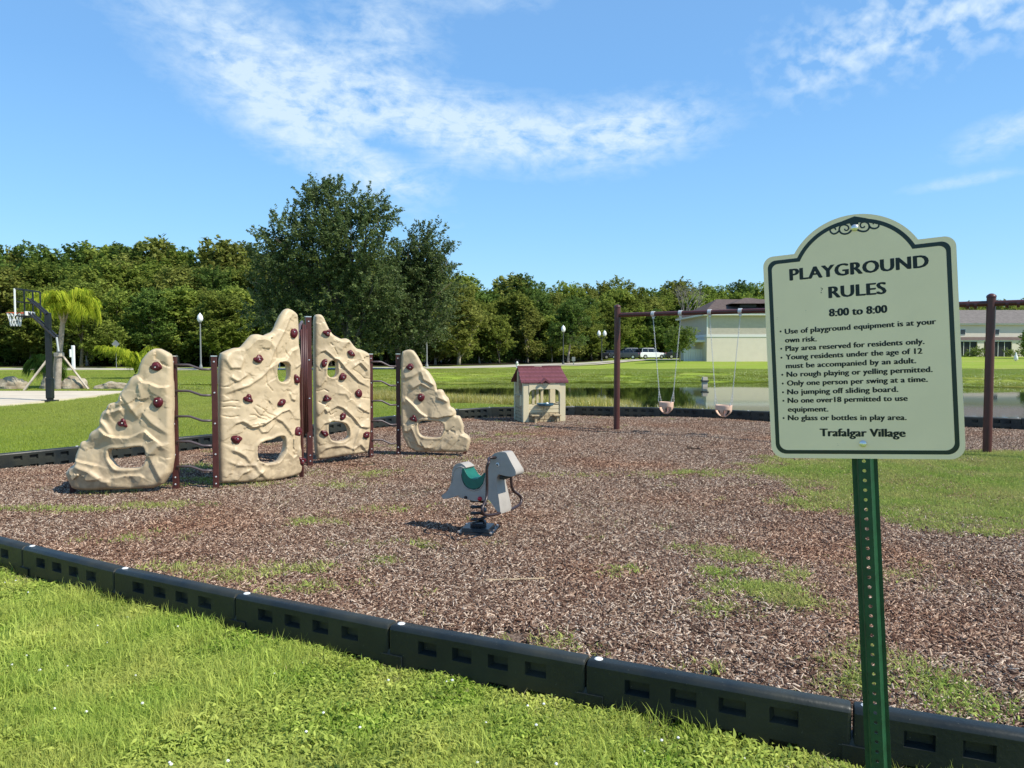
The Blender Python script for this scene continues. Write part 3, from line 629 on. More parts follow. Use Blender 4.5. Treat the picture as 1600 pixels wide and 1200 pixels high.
# ------------------------------------------------------------------ climbing wall
def seg_dist(P, a, b):
    e = b - a; w = P - a; t = np.clip((w @ e) / max(e @ e, 1e-9), 0, 1); q = w - t[:, None] * e
    return np.sqrt((q ** 2).sum(1)), e[0] * w[:, 1] - e[1] * w[:, 0], t
def line_field(P, line):
    d = np.full(len(P), 1e9); sg = np.zeros(len(P)); tt = np.zeros(len(P)); n = len(line) - 1
    for i in range(n):
        q, c, t = seg_dist(P, line[i], line[i + 1]); k = q < d; d[k] = q[k]; sg[k] = np.sign(c[k]); tt[k] = (i + t[k]) / n
    return d, sg, tt
def facet_noise(P, cell, seed):
    rng = np.random.default_rng(seed); lo = P.min(0) - cell * 2; hi = P.max(0) + cell * 2; nx, ny = ((hi - lo) / cell).astype(int) + 1
    gx, gy = np.meshgrid(np.arange(nx), np.arange(ny)); S = np.c_[gx.ravel(), gy.ravel()] * cell + lo + rng.uniform(-.45, .45, (nx * ny, 2)) * cell
    hgt = rng.uniform(0, 1, len(S)); gr = rng.normal(0, .7, (len(S), 2))
    D = np.linalg.norm(P[:, None, :] - S[None], axis=2); idx = np.argsort(D, axis=1)[:, :5]
    val = np.zeros(len(P)); best = np.full(len(P), -1e9)
    for k in range(5):
        j = idx[:, k]; d = P - S[j]; q = hgt[j] + (gr[j] * d).sum(1) / cell - 1.15 * D[np.arange(len(P)), j] / cell
        best = np.maximum(best, q)
    return best
def Z(s, ox, oy, pts): return [(x / s + ox, y / s + oy) for x, y in pts]
def panel(root, name, p0, p1, outline, holes, ledges, cracks, bulge, seed, fz=.022, cell=.19, soft=False):
    p0 = np.array(p0, float); p1 = np.array(p1, float); e = (p1 - p0); Wd = np.linalg.norm(e[:2]); e = np.array([e[0], e[1], 0]) / Wd; nrm = np.array([e[1], -e[0], 0.])
    o3 = np.array([p0[0], p0[1], 0.])
    def uv(px):
        q = on_plane(px[0], px[1], o3, nrm) - o3; return np.array([q @ e, q[2]])
    def dens(poly, st=.03):
        out = []
        for i in range(len(poly)):
            a, b = poly[i], poly[(i + 1) % len(poly)]; k = max(1, int(np.linalg.norm(b - a) / st)); out += [a + (b - a) * j / k for j in range(k)]
        return np.array(out)
    def cat(poly):                         # round the traced corners a little
        for _ in range(2):
            nx = np.roll(poly, -1, axis=0); poly = np.stack([poly * .8 + nx * .2, poly * .2 + nx * .8], 1).reshape(-1, 2)
        return poly
    def thin(poly, mind=.011):
        out = [poly[0]]
        for q in poly[1:]:
            if np.linalg.norm(q - out[-1]) > mind: out.append(q)
        if np.linalg.norm(out[0] - out[-1]) < mind: out.pop()
        return np.array(out)
    out = thin(dens(cat(np.array([uv(p) for p in outline])), .014)); hs = [thin(dens(cat(np.array([uv(p) for p in h])), .014)) for h in holes]
    ar = lambda P: .5 * np.sum(P[:, 0] * np.roll(P[:, 1], -1) - np.roll(P[:, 0], -1) * P[:, 1])
    if ar(out) < 0: out = out[::-1]
    hs = [h[::-1] if ar(h) > 0 else h for h in hs]
    st = .0105; rng = np.random.default_rng(seed); lo, hi = out.min(0), out.max(0)
    gx, gy = np.meshgrid(np.arange(lo[0], hi[0], st), np.arange(lo[1], hi[1], st * .87)); gx = gx + (np.arange(gx.shape[0]) % 2)[:, None] * st / 2
    G = np.c_[gx.ravel(), gy.ravel()]
    sd = poly_sdf(G, out); keep = sd < -.006
    for h in hs: keep &= poly_sdf(G, h) > .006
    G = G[keep]; allp = np.vstack([out] + hs + [G]); edges = []; k = 0
    for pl in [out] + hs: edges += [(k + i, k + (i + 1) % len(pl)) for i in range(len(pl))]; k += len(pl)
    vo, _, fo, _, _, _ = geometry.delaunay_2d_cdt([Vector(p) for p in allp], edges, [], 0, 1e-6)
    V = np.array([tuple(v) for v in vo]); F = np.array([tuple(f) for f in fo if len(f) == 3])
    c = V[F].mean(1); ok = poly_sdf(c, out) < 0
    for h in hs: ok &= poly_sdf(c, h) > 0
    F = F[ok]
    a2 = np.cross(V[F[:, 1]] - V[F[:, 0]], V[F[:, 2]] - V[F[:, 0]]); F = F[np.abs(a2) > 1e-9]; a2 = a2[np.abs(a2) > 1e-9]; F[a2 < 0] = F[a2 < 0][:, ::-1]
    dob = -poly_sdf(V, out); dh = np.full(len(V), 9.)
    for h in hs: dh = np.minimum(dh, poly_sdf(V, h))
    db = np.minimum(dob, dh)
    # relief
    H = fz * facet_noise(V, cell, seed) + fz * .45 * facet_noise(V, cell * .5, seed + 1)
    if soft: H = H * .75
    for ln in ledges:
        pts, A, w1, w2 = ln; P_ = np.array([uv(p) for p in pts]); d, sg, t = line_field(V, P_); fade = np.minimum(1, np.minimum(t, 1 - t) * 6 + .25)
        H += .82 * A * fade * np.where(sg > 0, np.exp(-d / w1), np.exp(-(d / w2) ** 2))
    dmp = smooth(0, .05, dob) * .7 + .3
    H = H * dmp
    for cr in cracks:
        P_ = np.array([uv(p) for p in cr]); d, sg, t = line_field(V, P_); H -= .012 * np.exp(-(d / .0075) ** 2)
    H = H + .025 * np.exp(-(dh / .03) ** 2)                     # lip round the openings
    r = .038; q = np.clip(1 - db / r, 0, 1); H = H - r * (1 - np.sqrt(1 - np.clip(q, 0, .999) ** 2))
    arc = bulge * np.sin(np.pi * np.clip(V[:, 0] / max(Wd, .01), 0, 1))
    T = .055
    def w3(V, off): return o3 + V[:, 0:1] * e + np.c_[np.zeros((len(V), 2)), V[:, 1]] + off[:, None] * nrm
    front = w3(V, arc + T + H); Hb = r * (1 - np.sqrt(1 - np.clip(q, 0, .999) ** 2)) - .02 * facet_noise(V, .2, seed + 7)
    back = w3(V, arc - T + Hb); n = len(V)
    cnt = {}
    for t in F:
        for i in range(3):
            a, b = int(t[i]), int(t[(i + 1) % 3]); cnt[(a, b)] = 1
    side = [(a, b) for (a, b) in cnt if (b, a) not in cnt]
    tris = np.vstack([F, F[:, ::-1] + n] + [np.array([(b, a, a + n), (b, a + n, b + n)]) for a, b in side])
    allv = np.vstack([front, back]) - np.array(root.location)
    me = attr_mesh(name, allv, tris, M['rock_plastic'], None, True); me.set_sharp_from_angle(angle=R(60))
    ob = bpy.data.objects.new(name, me); COL.objects.link(ob); ob.parent = root
    def surf(px):                          # 3D point of the front face behind a pixel
        q = uv(px); i = np.argmin(((V - q) ** 2).sum(1)); return front[i], nrm
    return ob, surf
def hold_mesh(seed):
    rng = np.random.default_rng(seed); import bmesh
    bm = bmesh.new(); bmesh.ops.create_icosphere(bm, subdivisions=3, radius=1)
    k = [(rng.normal(0, 1, 3), rng.uniform(.2, .5)) for _ in range(5)]
    for v in bm.verts:
        p = np.array(v.co); s = 1 + sum(a * math.sin(2.2 * (p @ d) + i) for i, (d, a) in enumerate(k)) * .42
        ring = math.hypot(p[0], p[2]); y = p[1] * .026 + (.012 if ring > .45 and p[1] < 0 else 0) * -1
        v.co = (p[0] * .052 * s, y, p[2] * .043 * s)
    me = bpy.data.meshes.new('hand_hold'); bm.to_mesh(me); bm.free(); me.materials.append(M['hold'])
    me.polygons.foreach_set('use_smooth', [True] * len(me.polygons)); return me
def climbing_wall():
    root = empty('climbing_wall', (-2.7, 9.6, 0)); tag(root, 'beige moulded rock climbing wall of four panels joined by brown ladders', 'climbing wall')
    L0 = np.array(root.location)
    Z1 = lambda p: Z(5, 100, 540, p); Z2a = lambda p: Z(8, 330, 475, p); Z2b = lambda p: Z(8, 330, 615, p); Z3a = lambda p: Z(8.889, 455, 485, p); Z3b = lambda p: Z(8.889, 455, 600, p); Z4 = lambda p: Z(6.316, 600, 535, p)
    led = lambda f, pts, A=.028, w1=.09, w2=.010: (f(pts), A, w1, w2)
    hm = [hold_mesh(i) for i in range(5)]
    bolt = MB(); bolt.lathe([(.009, 0), (.009, .004), (.006, .008), (.001, .0085)], (0, 0, 0), 8, ax=(0, -1, 0)); bolt_me = None
    def holds(surf, pts, ob):
        nonlocal bolt_me
        for i, p in enumerate(pts):
            c, n = surf(p); h = bpy.data.objects.new('hand_hold', hm[(i * 3 + len(pts)) % 5]); COL.objects.link(h); h.parent = root
            h.location = Vector(c - L0 + n * .004); h.rotation_euler = Matrix.Rotation(math.atan2(n[0], -n[1]), 4, 'Z').to_euler()
            h.rotation_euler.rotate_axis('Y', (i * 1.9) % 6.28); h.scale = (1.12, .95, 1.0)
            bo = bolt.build('hold_bolt', M['bolt'], h) if bolt_me is None else bpy.data.objects.new('hold_bolt', bolt_me)
            if bolt_me is None: bolt_me = bo.data
            else: COL.objects.link(bo); bo.parent = h
            bo.location = (0, -.027, 0)
    A1 = at(116, 766, .04)[:2]; B1 = at(272, 761, .06)[:2]
    out = Z1([(860, 1100), (856, 400), (850, 75), (810, 50), (760, 25), (715, 22), (670, 50), (620, 110), (598, 170), (592, 220), (540, 245), (500, 310), (455, 370), (435, 440), (380, 445), (355, 465), (350, 490), (310, 520), (295, 580), (295, 630), (215, 680), (200, 740), (145, 745), (125, 800), (100, 860), (105, 920), (60, 945), (20, 990), (45, 1050), (80, 1130), (400, 1118)])
    ho = [Z1([(375, 800), (480, 800), (570, 785), (640, 780), (655, 800), (660, 870), (640, 930), (600, 950), (480, 955), (430, 950), (395, 910), (370, 870)])]
    ob, sf = panel(root, 'rock_panel', A1, B1, out, ho, [
        led(Z1, [(855, 318), (800, 326), (760, 322), (700, 295), (640, 287), (600, 240)], .045, .12), led(Z1, [(790, 775), (700, 700), (660, 660), (600, 690), (540, 715), (430, 715), (360, 690), (300, 640)], .05, .10),
        led(Z1, [(300, 930), (180, 905), (100, 880)], .04, .1), led(Z1, [(470, 350), (560, 480), (600, 540), (640, 510), (720, 600), (850, 690)], .03, .07, .03), led(Z1, [(490, 490), (430, 510), (350, 525)], .04, .05, .02),
        led(Z1, [(655, 1025), (620, 1005), (480, 1012), (390, 1030)], .03, .08), led(Z1, [(860, 780), (760, 780), (690, 850), (740, 940), (820, 1090)], .035, .08, .03), led(Z1, [(400, 705), (350, 620), (300, 570)], .035, .06, .025),
        led(Z1, [(400, 1060), (330, 1050), (240, 980), (110, 930)], .04, .08, .03), led(Z1, [(620, 290), (640, 400), (600, 470), (540, 510)], .025, .07, .03)], [], .03, 5, .028, .24, True)
    holds(sf, Z1([(737, 168), (755, 425), (482, 600)]), ob)
    A2 = at(339, 755, .07)[:2]; B2 = at(470, 739, .06)[:2]
    out = [(340.6, 554), (352, 548), (363, 543.5), (372, 543.5), (380, 534), (388, 524), (396, 522), (407, 525), (413, 522), (421, 519), (427, 507), (433, 494), (440, 485), (446, 482), (452, 484), (459, 488), (463, 493), (464.5, 510), (464.5, 540), (466.5, 547), (467, 560), (468, 570), (466, 590), (466, 600), (466, 640), (467, 655), (467, 695), (469.5, 705), (470, 738), (456, 743), (430, 748), (400, 751), (346, 754), (341, 754)]
    ho = [[(426, 568), (430, 566), (443, 567), (446, 572), (446, 590), (441, 597), (430, 596), (426, 590)], [(395, 697), (398, 692), (407, 688), (418, 686), (428, 681), (438, 681), (440, 686), (440, 702), (433, 713), (428, 720), (410, 723), (398, 719), (395, 713)]]
    ob, sf = panel(root, 'rock_panel', A2, B2, out, ho, [
        led(Z2a, [(120, 1120), (250, 1060), (400, 1010), (560, 900), (620, 840), (690, 640), (740, 520), (820, 380), (870, 290), (920, 180), (990, 110)], .03, .05, .02), led(Z2a, [(340, 620), (430, 520), (500, 450), (600, 440), (660, 470), (710, 540)][::-1], .03, .06, .02),
        led(Z2a, [(620, 840), (700, 780), (770, 730), (880, 700), (960, 590), (1080, 540)][::-1], .03, .06, .02), led(Z2b, [(190, 430), (250, 360), (330, 335), (380, 360), (440, 405), (560, 380), (700, 300), (820, 220), (920, 190), (990, 270)], .035, .05, .015),
        led(Z2b, [(730, 290), (830, 340), (900, 420), (960, 500), (970, 520)], .03, .05, .015), led(Z2b, [(440, 410), (520, 400), (570, 470), (640, 465), (720, 370)], .025, .05, .012), led(Z2b, [(200, 690), (290, 720), (370, 770), (430, 860)], .04, .06, .02),
        led(Z2b, [(160, 830), (280, 880), (490, 880), (520, 950), (640, 1050)], .03, .06, .02), led(Z2b, [(1070, 650), (1040, 760), (980, 800), (880, 710)], .03, .05, .015), led(Z2a, [(180, 900), (270, 960), (400, 870)], .03, .05, .015), led(Z2a, [(110, 640), (200, 790), (300, 790), (350, 660)], .03, .07, .02),
        led(Z2a, [(1000, 800), (1090, 740), (1100, 620)], .03, .05, .015), led(Z2a, [(930, 1100), (960, 1180), (1010, 1200)], .03, .05, .015), led(Z2b, [(250, 1100), (330, 980), (450, 930)], .03, .05, .02), led(Z2b, [(420, 1080), (520, 1000), (600, 930)], .03, .05, .02)],
        [Z2b([(115, 100), (220, 85), (290, 90)]), Z2b([(115, 165), (200, 155), (300, 165)]), Z2b([(115, 275), (200, 290), (290, 275)]), Z2b([(500, 140), (590, 190), (640, 240), (730, 275)]), Z2b([(470, 180), (530, 260), (620, 280), (670, 310)]), Z2b([(420, 260), (480, 260), (540, 300), (610, 320)]),
         Z2a([(620, 890), (630, 1000), (700, 1080)]), Z2a([(740, 560), (760, 680)]), Z2a([(880, 500), (870, 570), (910, 660)]), Z2a([(110, 1035), (180, 1030), (270, 965)])], .07, 15, .014, .2)
    holds(sf, [(395, 562), (452.7, 518), (380.7, 622), (431, 628), (457, 592), (363.5, 684), (460.7, 676), (467, 719)], ob)
    A3 = at(489.5, 717, .09)[:2]; B3 = at(578, 706.5, .12)[:2]
    out = [(489.5, 496), (494, 491), (500, 491.5), (504, 496), (507.5, 505), (512, 515), (516.5, 522), (522, 526), (530, 530), (537, 528.5), (543, 531), (550, 540), (555, 545), (562, 546), (571, 550), (577.5, 554), (577.5, 706.5), (560, 708), (530, 712), (505, 716.5), (490.5, 717)]
    ho = [[(508, 575), (511, 566), (517, 563), (522, 564), (523, 572), (523, 584), (520, 589), (513, 590), (508, 585)], [(510, 661), (516, 657.5), (526, 659), (536, 661), (541, 668), (542, 681), (535, 687), (524, 689), (514, 687), (510, 678)]]
    ob, sf = panel(root, 'rock_panel', A3, B3, out, ho, [
        led(Z3a, [(330, 620), (380, 570), (440, 550), (500, 600), (560, 660), (620, 680), (700, 790), (800, 880), (900, 980), (1085, 1070)], .035, .05, .015), led(Z3a, [(800, 800), (880, 740), (920, 720), (1030, 830), (990, 910)], .035, .05, .015), led(Z3a, [(880, 540), (930, 640), (960, 700), (1080, 790)][::-1], .03, .06, .02),
        led(Z3a, [(340, 1070), (430, 960), (460, 760)], .03, .05, .02), led(Z3b, [(480, 370), (600, 295), (680, 320), (760, 390), (850, 480), (930, 580), (1080, 600)], .035, .06, .015), led(Z3b, [(930, 590), (870, 740), (830, 890), (930, 820), (1040, 940)], .03, .06, .02),
        led(Z3b, [(340, 440), (430, 330), (480, 400)], .03, .05, .015), led(Z3b, [(350, 640), (420, 540), (520, 510)], .03, .05, .015), led(Z3b, [(880, 300), (980, 360), (1080, 400)], .03, .05, .015), led(Z3b, [(340, 980), (440, 880), (560, 850), (700, 840), (830, 890)], .03, .06, .02), led(Z3b, [(600, 120), (720, 130), (790, 230)], .02, .05, .02),
        led(Z3a, [(640, 560), (700, 460), (780, 420)], .025, .08, .03)],
        [Z3a([(820, 820), (920, 880), (980, 940), (1080, 950)]), Z3b([(340, 100), (430, 70), (480, 100)]), Z3b([(360, 245), (420, 270), (480, 310)]), Z3b([(940, 185), (1080, 200)]), Z3b([(480, 385), (520, 425), (590, 380)]), Z3a([(510, 455), (540, 485)]), Z3a([(560, 520), (600, 610)])], .05, 25, .014, .2)
    holds(sf, [(507, 520), (504, 567), (544, 552), (531.5, 589), (554.5, 613), (507, 621), (530, 650), (503.5, 676), (568, 678)], ob)
    A4 = at(626, 705, .10)[:2]; B4 = at(735, 706, .09)[:2]
    out = [(626.5, 551), (634, 547), (641, 546), (647, 548), (654, 558), (660, 570), (661, 575), (668, 578), (674, 586), (681, 598), (683, 610), (685, 608), (692, 608.5), (696, 617), (702, 623), (703.5, 635), (710, 638), (713, 644), (712, 649), (718.5, 649.5), (721, 654), (725, 665), (724, 675), (732, 680), (736, 687), (733, 700), (730, 706), (700, 705.5), (627, 705)]
    ho = [[(654, 660), (660, 656), (688, 658), (694, 662), (694, 670), (690, 682), (680, 683), (662, 682), (655, 675)]]
    ob, sf = panel(root, 'rock_panel', A4, B4, out, ho, [
        led(Z4, [(270, 460), (370, 400), (460, 450)], .035, .06, .015), led(Z4, [(180, 600), (220, 550), (300, 620), (360, 690), (440, 740)][::-1], .04, .07, .018), led(Z4, [(440, 730), (540, 740), (600, 720), (700, 712)], .045, .1, .014),
        led(Z4, [(380, 290), (400, 360), (510, 420), (530, 500)], .04, .07, .02), led(Z4, [(180, 860), (240, 870), (280, 830), (320, 930), (350, 1000), (420, 1030), (490, 1030)], .035, .06, .018), led(Z4, [(720, 890), (620, 1000), (560, 1050)], .03, .06, .02), led(Z4, [(740, 910), (860, 950)][::-1], .03, .06, .02),
        led(Z4, [(520, 530), (640, 580), (690, 680)], .035, .05, .02), led(Z4, [(380, 270), (280, 330), (200, 350)][::-1], .025, .08, .03)],
        [Z4([(690, 830), (600, 900), (550, 980), (490, 1060)]), Z4([(640, 1060), (740, 960)]), Z4([(430, 735), (540, 745), (700, 716)])], .03, 35, .020, .2, True)
    holds(sf, [(642.5, 574), (658, 618.5), (648, 653)], ob)
    # posts
    def post(x, y, top, w=.062, caps=True, rz=0):
        q = at(x, y); b = MB(); b.box((q[0] - L0[0], q[1] - L0[1], top / 2 - .05), (w, w, top + .1), rz)
        p = b.build('post', M['maroon'], root, bevel=.004)
        c = MB(); c.box((q[0] - L0[0], q[1] - L0[1], top + .006), (w + .004, w + .004, .012), rz); c.build('post_cap', M['bolt'], p)
        nrm = np.array([math.sin(rz), -math.cos(rz)]); bb = MB()
        for z in np.linspace(top - .06, .42, 4).tolist() + [.16, .08]:
            bb.lathe([(.011, 0), (.011, .004), (.007, .008), (.001, .009)], (q[0] - L0[0] + nrm[0] * w / 2, q[1] - L0[1] + nrm[1] * w / 2, z), 8, ax=(nrm[0], nrm[1], 0))
        bb.build('post_bolts', M['bolt'], p); return q
    a = post(275.5, 767, 1.54, rz=.15); b_ = post(338, 766, 1.54, rz=.3); c = post(484, 729, 2.07, .075, rz=.5); d = post(579.5, 718, 1.555, rz=.6); e = post(623, 715, 1.555, rz=.05)
    x1, x2 = at(110, 771), at(726, 713); x3 = at(466, 748)
    for q, zt in ((x1, .25), (x2, .22), (x3 + np.array([.02, .02, 0]), 1.4)):
        b = MB(); b.box((q[0] - L0[0], q[1] - L0[1] + (.05 if zt < 1 else .06), zt / 2 - .05), (.05, .05, zt + .1)); b.build('post', M['maroon'], root, bevel=.004)
    # wavy rungs
    def rung(p, q, z0, z1, side=-1):
        p, q = p[:2] - L0[:2], q[:2] - L0[:2]; pts = []
        for t, k in ((0.06, 0), (.36, 0), (.42, .06), (.70, .94), (.76, 1), (.94, 1)):
            w = p + (q - p) * t; pts.append((w[0], w[1] - .035, z0 + (z1 - z0) * k))
        m = MB(); m.tube(pts, .0135, 8); m.build('rung', M['rail'], root, smooth=True)
    for z0 in (1.446, 1.15, .86, .572, .286): rung(a, b_, z0, z0 - .052)
    for z0 in (1.446, 1.16, .87, .575, .29): rung(d, e, z0, z0 - .07)
    # barred section between the second and third panel
    p, q = x3[:2] + np.array([.03, .02]), c[:2]; u = (q - p)
    def bar(t, z0, z1, r=.013, nm='vertical_bar'):
        w = p + u * t - L0[:2]; m = MB(); m.tube([(w[0], w[1], z0), (w[0], w[1], z1)], r, 8); m.build(nm, M['maroon'], root, smooth=True)
    for t, z1 in ((.2, 1.88), (.4, 1.95), (.6, 1.95), (.8, 1.9)): bar(t, .50, z1)
    for zs in ([(0, 1.72), (.12, 1.76), (.3, 1.93), (.55, 1.99), (.75, 1.93), (.9, 1.84), (1.0, 1.84)], [(0, .60), (.15, .50), (.4, .52), (.7, .60), (.9, .72), (1, .74)]):
        m = MB(); m.tube([(p[0] + u[0] * t - L0[0] - .03, p[1] + u[1] * t - L0[1], z) for t, z in zs], .018, 8); m.build('curved_rail', M['rail'], root, smooth=True)
climbing_wall()

# ------------------------------------------------------------------ spring horse
def horse():
    c0 = at(747.5, 832, 0.0); th = -R(33); root = empty('spring_rider_horse', (c0[0], c0[1], 0), th); tag(root, 'grey horse spring rider with green saddle on a black coil spring', 'spring rider')
    d0 = c0[1] - .06
    def TW(z): return .052 + .036 * min(1, max(0, (.74 - z) / .5))
    def P(x, y, L=None):
        if L is None: L = TW(CAM_Z + (549 - (y / 6.667 + 680)) * d0 / FPX)
        return P_(x, y, L)
    def P_(x, y, L=.1): # zoomed pixel (660,680, x6.667) of the near side -> local (s, z)
        px, py = x / 6.667 + 660, y / 6.667 + 680; xm = (x - 585) * .000845; s = (xm + L * math.sin(-th)) / math.cos(th); dd = d0 + s * math.sin(th); z = CAM_Z + (549 - py) * dd / FPX; return (s, z)
    W2 = .088
    body = [(185, 655), (190, 630), (240, 605), (285, 540), (300, 440), (312, 350), (345, 305), (400, 296), (445, 325), (462, 350), (415, 380), (402, 430), (412, 480), (440, 535), (480, 568), (545, 582), (600, 568), (640, 520), (662, 450), (672, 350), (700, 260), (745, 200), (800, 182), (872, 182), (890, 215), (925, 290), (975, 385), (970, 425), (940, 440), (880, 437), (835, 425), (800, 415), (786, 432), (776, 470), (780, 530), (800, 650), (826, 842), (780, 800), (735, 730), (690, 672), (640, 640), (560, 628), (420, 624), (350, 645), (270, 668), (215, 674)]
    poly = [P(*q) for q in body]
    # rounded slab: front and back faces inset from the outline
    import bmesh
    def slab(name, poly, w, mt, parent, bev=.018):
        b = MB(); b.prism(poly, lambda p: (p[0], -TW(p[1]) - w, p[1]), lambda p: (p[0], TW(p[1]) + w, p[1])); return b.build(name, mt, parent, bevel=bev, smooth=False)
    def cat(poly, k=1):
        poly = np.array(poly)
        for _ in range(k):
            nx = np.roll(poly, -1, axis=0); poly = np.stack([poly * .78 + nx * .22, poly * .22 + nx * .78], 1).reshape(-1, 2)
        return [tuple(p) for p in poly]
    o = slab('body', cat(poly), 0, M['horse'], root, .012); o.data.polygons.foreach_set('use_smooth', [True] * len(o.data.polygons)); o.data.set_sharp_from_angle(angle=R(50))
    sad = [(425, 352), (440, 349), (462, 395), (490, 440), (525, 462), (575, 465), (628, 432), (656, 392), (660, 430), (648, 490), (620, 540), (580, 566), (530, 568), (480, 550), (445, 510), (425, 460), (418, 400)]
    o = slab('saddle', cat([P(*q) for q in sad]), .010, M['saddle'], root, .014); o.data.polygons.foreach_set('use_smooth', [True] * len(o.data.polygons)); o.data.set_sharp_from_angle(angle=R(50))
    # moulded relief: tail line, lip, belly plate
    for nm, pts, r in (('tail_groove', [(300, 500), (318, 400), (345, 350), (400, 335), (440, 350)], .006), ('saddle_lip', [(412, 372), (402, 430), (414, 485), (442, 538), (482, 570), (545, 584), (602, 570), (644, 520), (664, 450), (668, 400)], .007)):
        for sg in (-1, 1):
            m = MB(); m.tube([(P(*q)[0], sg * (TW(P(*q)[1]) - .001), P(*q)[1]) for q in pts], r, 6); m.build(nm, M['horse'], root, smooth=True)
    m = MB(); pl = [P(*q) for q in [(380, 628), (470, 622), (600, 626), (670, 650), (650, 690), (560, 700), (450, 676), (370, 655)]]; m.prism(pl, lambda p: (p[0], -.08, p[1]), lambda p: (p[0], .08, p[1])); m.build('belly_block', M['horse'], root, bevel=.006)
    for nm, q, mt, r in (('bolt_cover', (610, 655), M['red'], .019), ('bolt', (458, 642), M['handle'], .013)):
        s, z = P(*q)
        for sg in (-1, 1):
            m = MB(); m.lathe([(r, 0), (r, .012), (r * .8, .022), (r * .2, .027)], (s, sg * (.062 if 0 else .078), z - .012), 12, ax=(0, sg, 0)); m.build(nm, mt, root, smooth=True)
    s, z = P(790, 315)
    for sg in (-1, 1):
        m = MB(); m.lathe([(.0185, 0), (.0175, .004), (.009, .0055)], (s, sg * TW(z), z), 16, ax=(0, sg, 0)); ey = m.build('eye', M['white_plastic'], root, smooth=True)
        m = MB(); m.lathe([(.009, 0), (.0085, .008), (.002, .009)], (s, sg * TW(z), z), 12, ax=(0, sg, 0)); m.build('pupil', M['black_metal'], ey, smooth=True)
    # black block standing in for the recess shadow under the jaw
    m = MB(); s, z = P(822, 455); m.box((s, 0, z), (.05, W2 * 1.3, .03)); m.build('jaw_shadow_block', M['black_plastic'], root, bevel=.006)
    # handle and foot bars
    def bez(pts, k=6):
        P_ = [np.array(p) for p in pts]; out = []
        for i in range(len(P_) - 1):
            p0, p1, p2, p3 = P_[max(i - 1, 0)], P_[i], P_[i + 1], P_[min(i + 2, len(P_) - 1)]
            for j in range(k): t = j / k; out.append(.5 * ((2 * p1) + (-p0 + p2) * t + (2 * p0 - 5 * p1 + 4 * p2 - p3) * t * t + (-p0 + 3 * p1 - 3 * p2 + p3) * t ** 3))
        out.append(P_[-1]); return [tuple(p) for p in out]
    zz = lambda y: P(700, y)[1]
    for sg in (-1, 1):
        pts = [(P(775, 235)[0], .045, zz(232)), (P(735, 240)[0], .10, zz(236)), (.235, .175, zz(262)), (.225, .19, zz(320)), (.225, .188, zz(450)), (.225, .19, zz(570)), (.235, .215, zz(640)), (.25, .285, zz(700)), (.257, .30, zz(745)), (.268, .26, zz(790)), (.28, .15, zz(805)), (.285, .08, zz(805))]
        m = MB(); m.tube([(a, sg * b, c) for a, b, c in bez(pts)], .0125, 8); m.build('handle_bar', M['handle'], root, smooth=True)
    # spring and base
    pts = []
    n = 5.2; N_ = 130
    for i in range(N_ + 1):
        t = i / N_; a = t * n * 2 * math.pi; z = .085 + .285 * t; r = .060 + .004 * math.sin(t * 3); pts.append((r * math.cos(a), r * math.sin(a), z))
    m = MB(); m.tube(pts, .0125, 8); m.build('coil_spring', M['black_metal'], root, smooth=True)
    m = MB(); m.lathe([(.062, .355), (.062, .375), (.05, .38)], (0, 0, 0), 16); m.box((.02, 0, .385), (.20, .085, .022)); m.build('top_plate', M['black_metal'], root, bevel=.002)
    m = MB(); m.box((0, 0, .005), (.33, .33, .05), taper=.94); m.box((0, 0, .045), (.25, .25, .032), taper=.95); m.lathe([(.072, .06), (.072, .085), (.06, .09)], (0, 0, 0), 18); b = m.build('base_plate', M['black_metal'], root, bevel=.003); b.rotation_euler = (0, 0, R(22))
    for i, j in ((-1, -1), (1, -1), (1, 1), (-1, 1)):
        m = MB(); m.lathe([(.012, .03), (.012, .042), (.004, .045)], (i * .142, j * .142, 0), 8); q = m.build('anchor_bolt', M['bolt'], b)
horse()

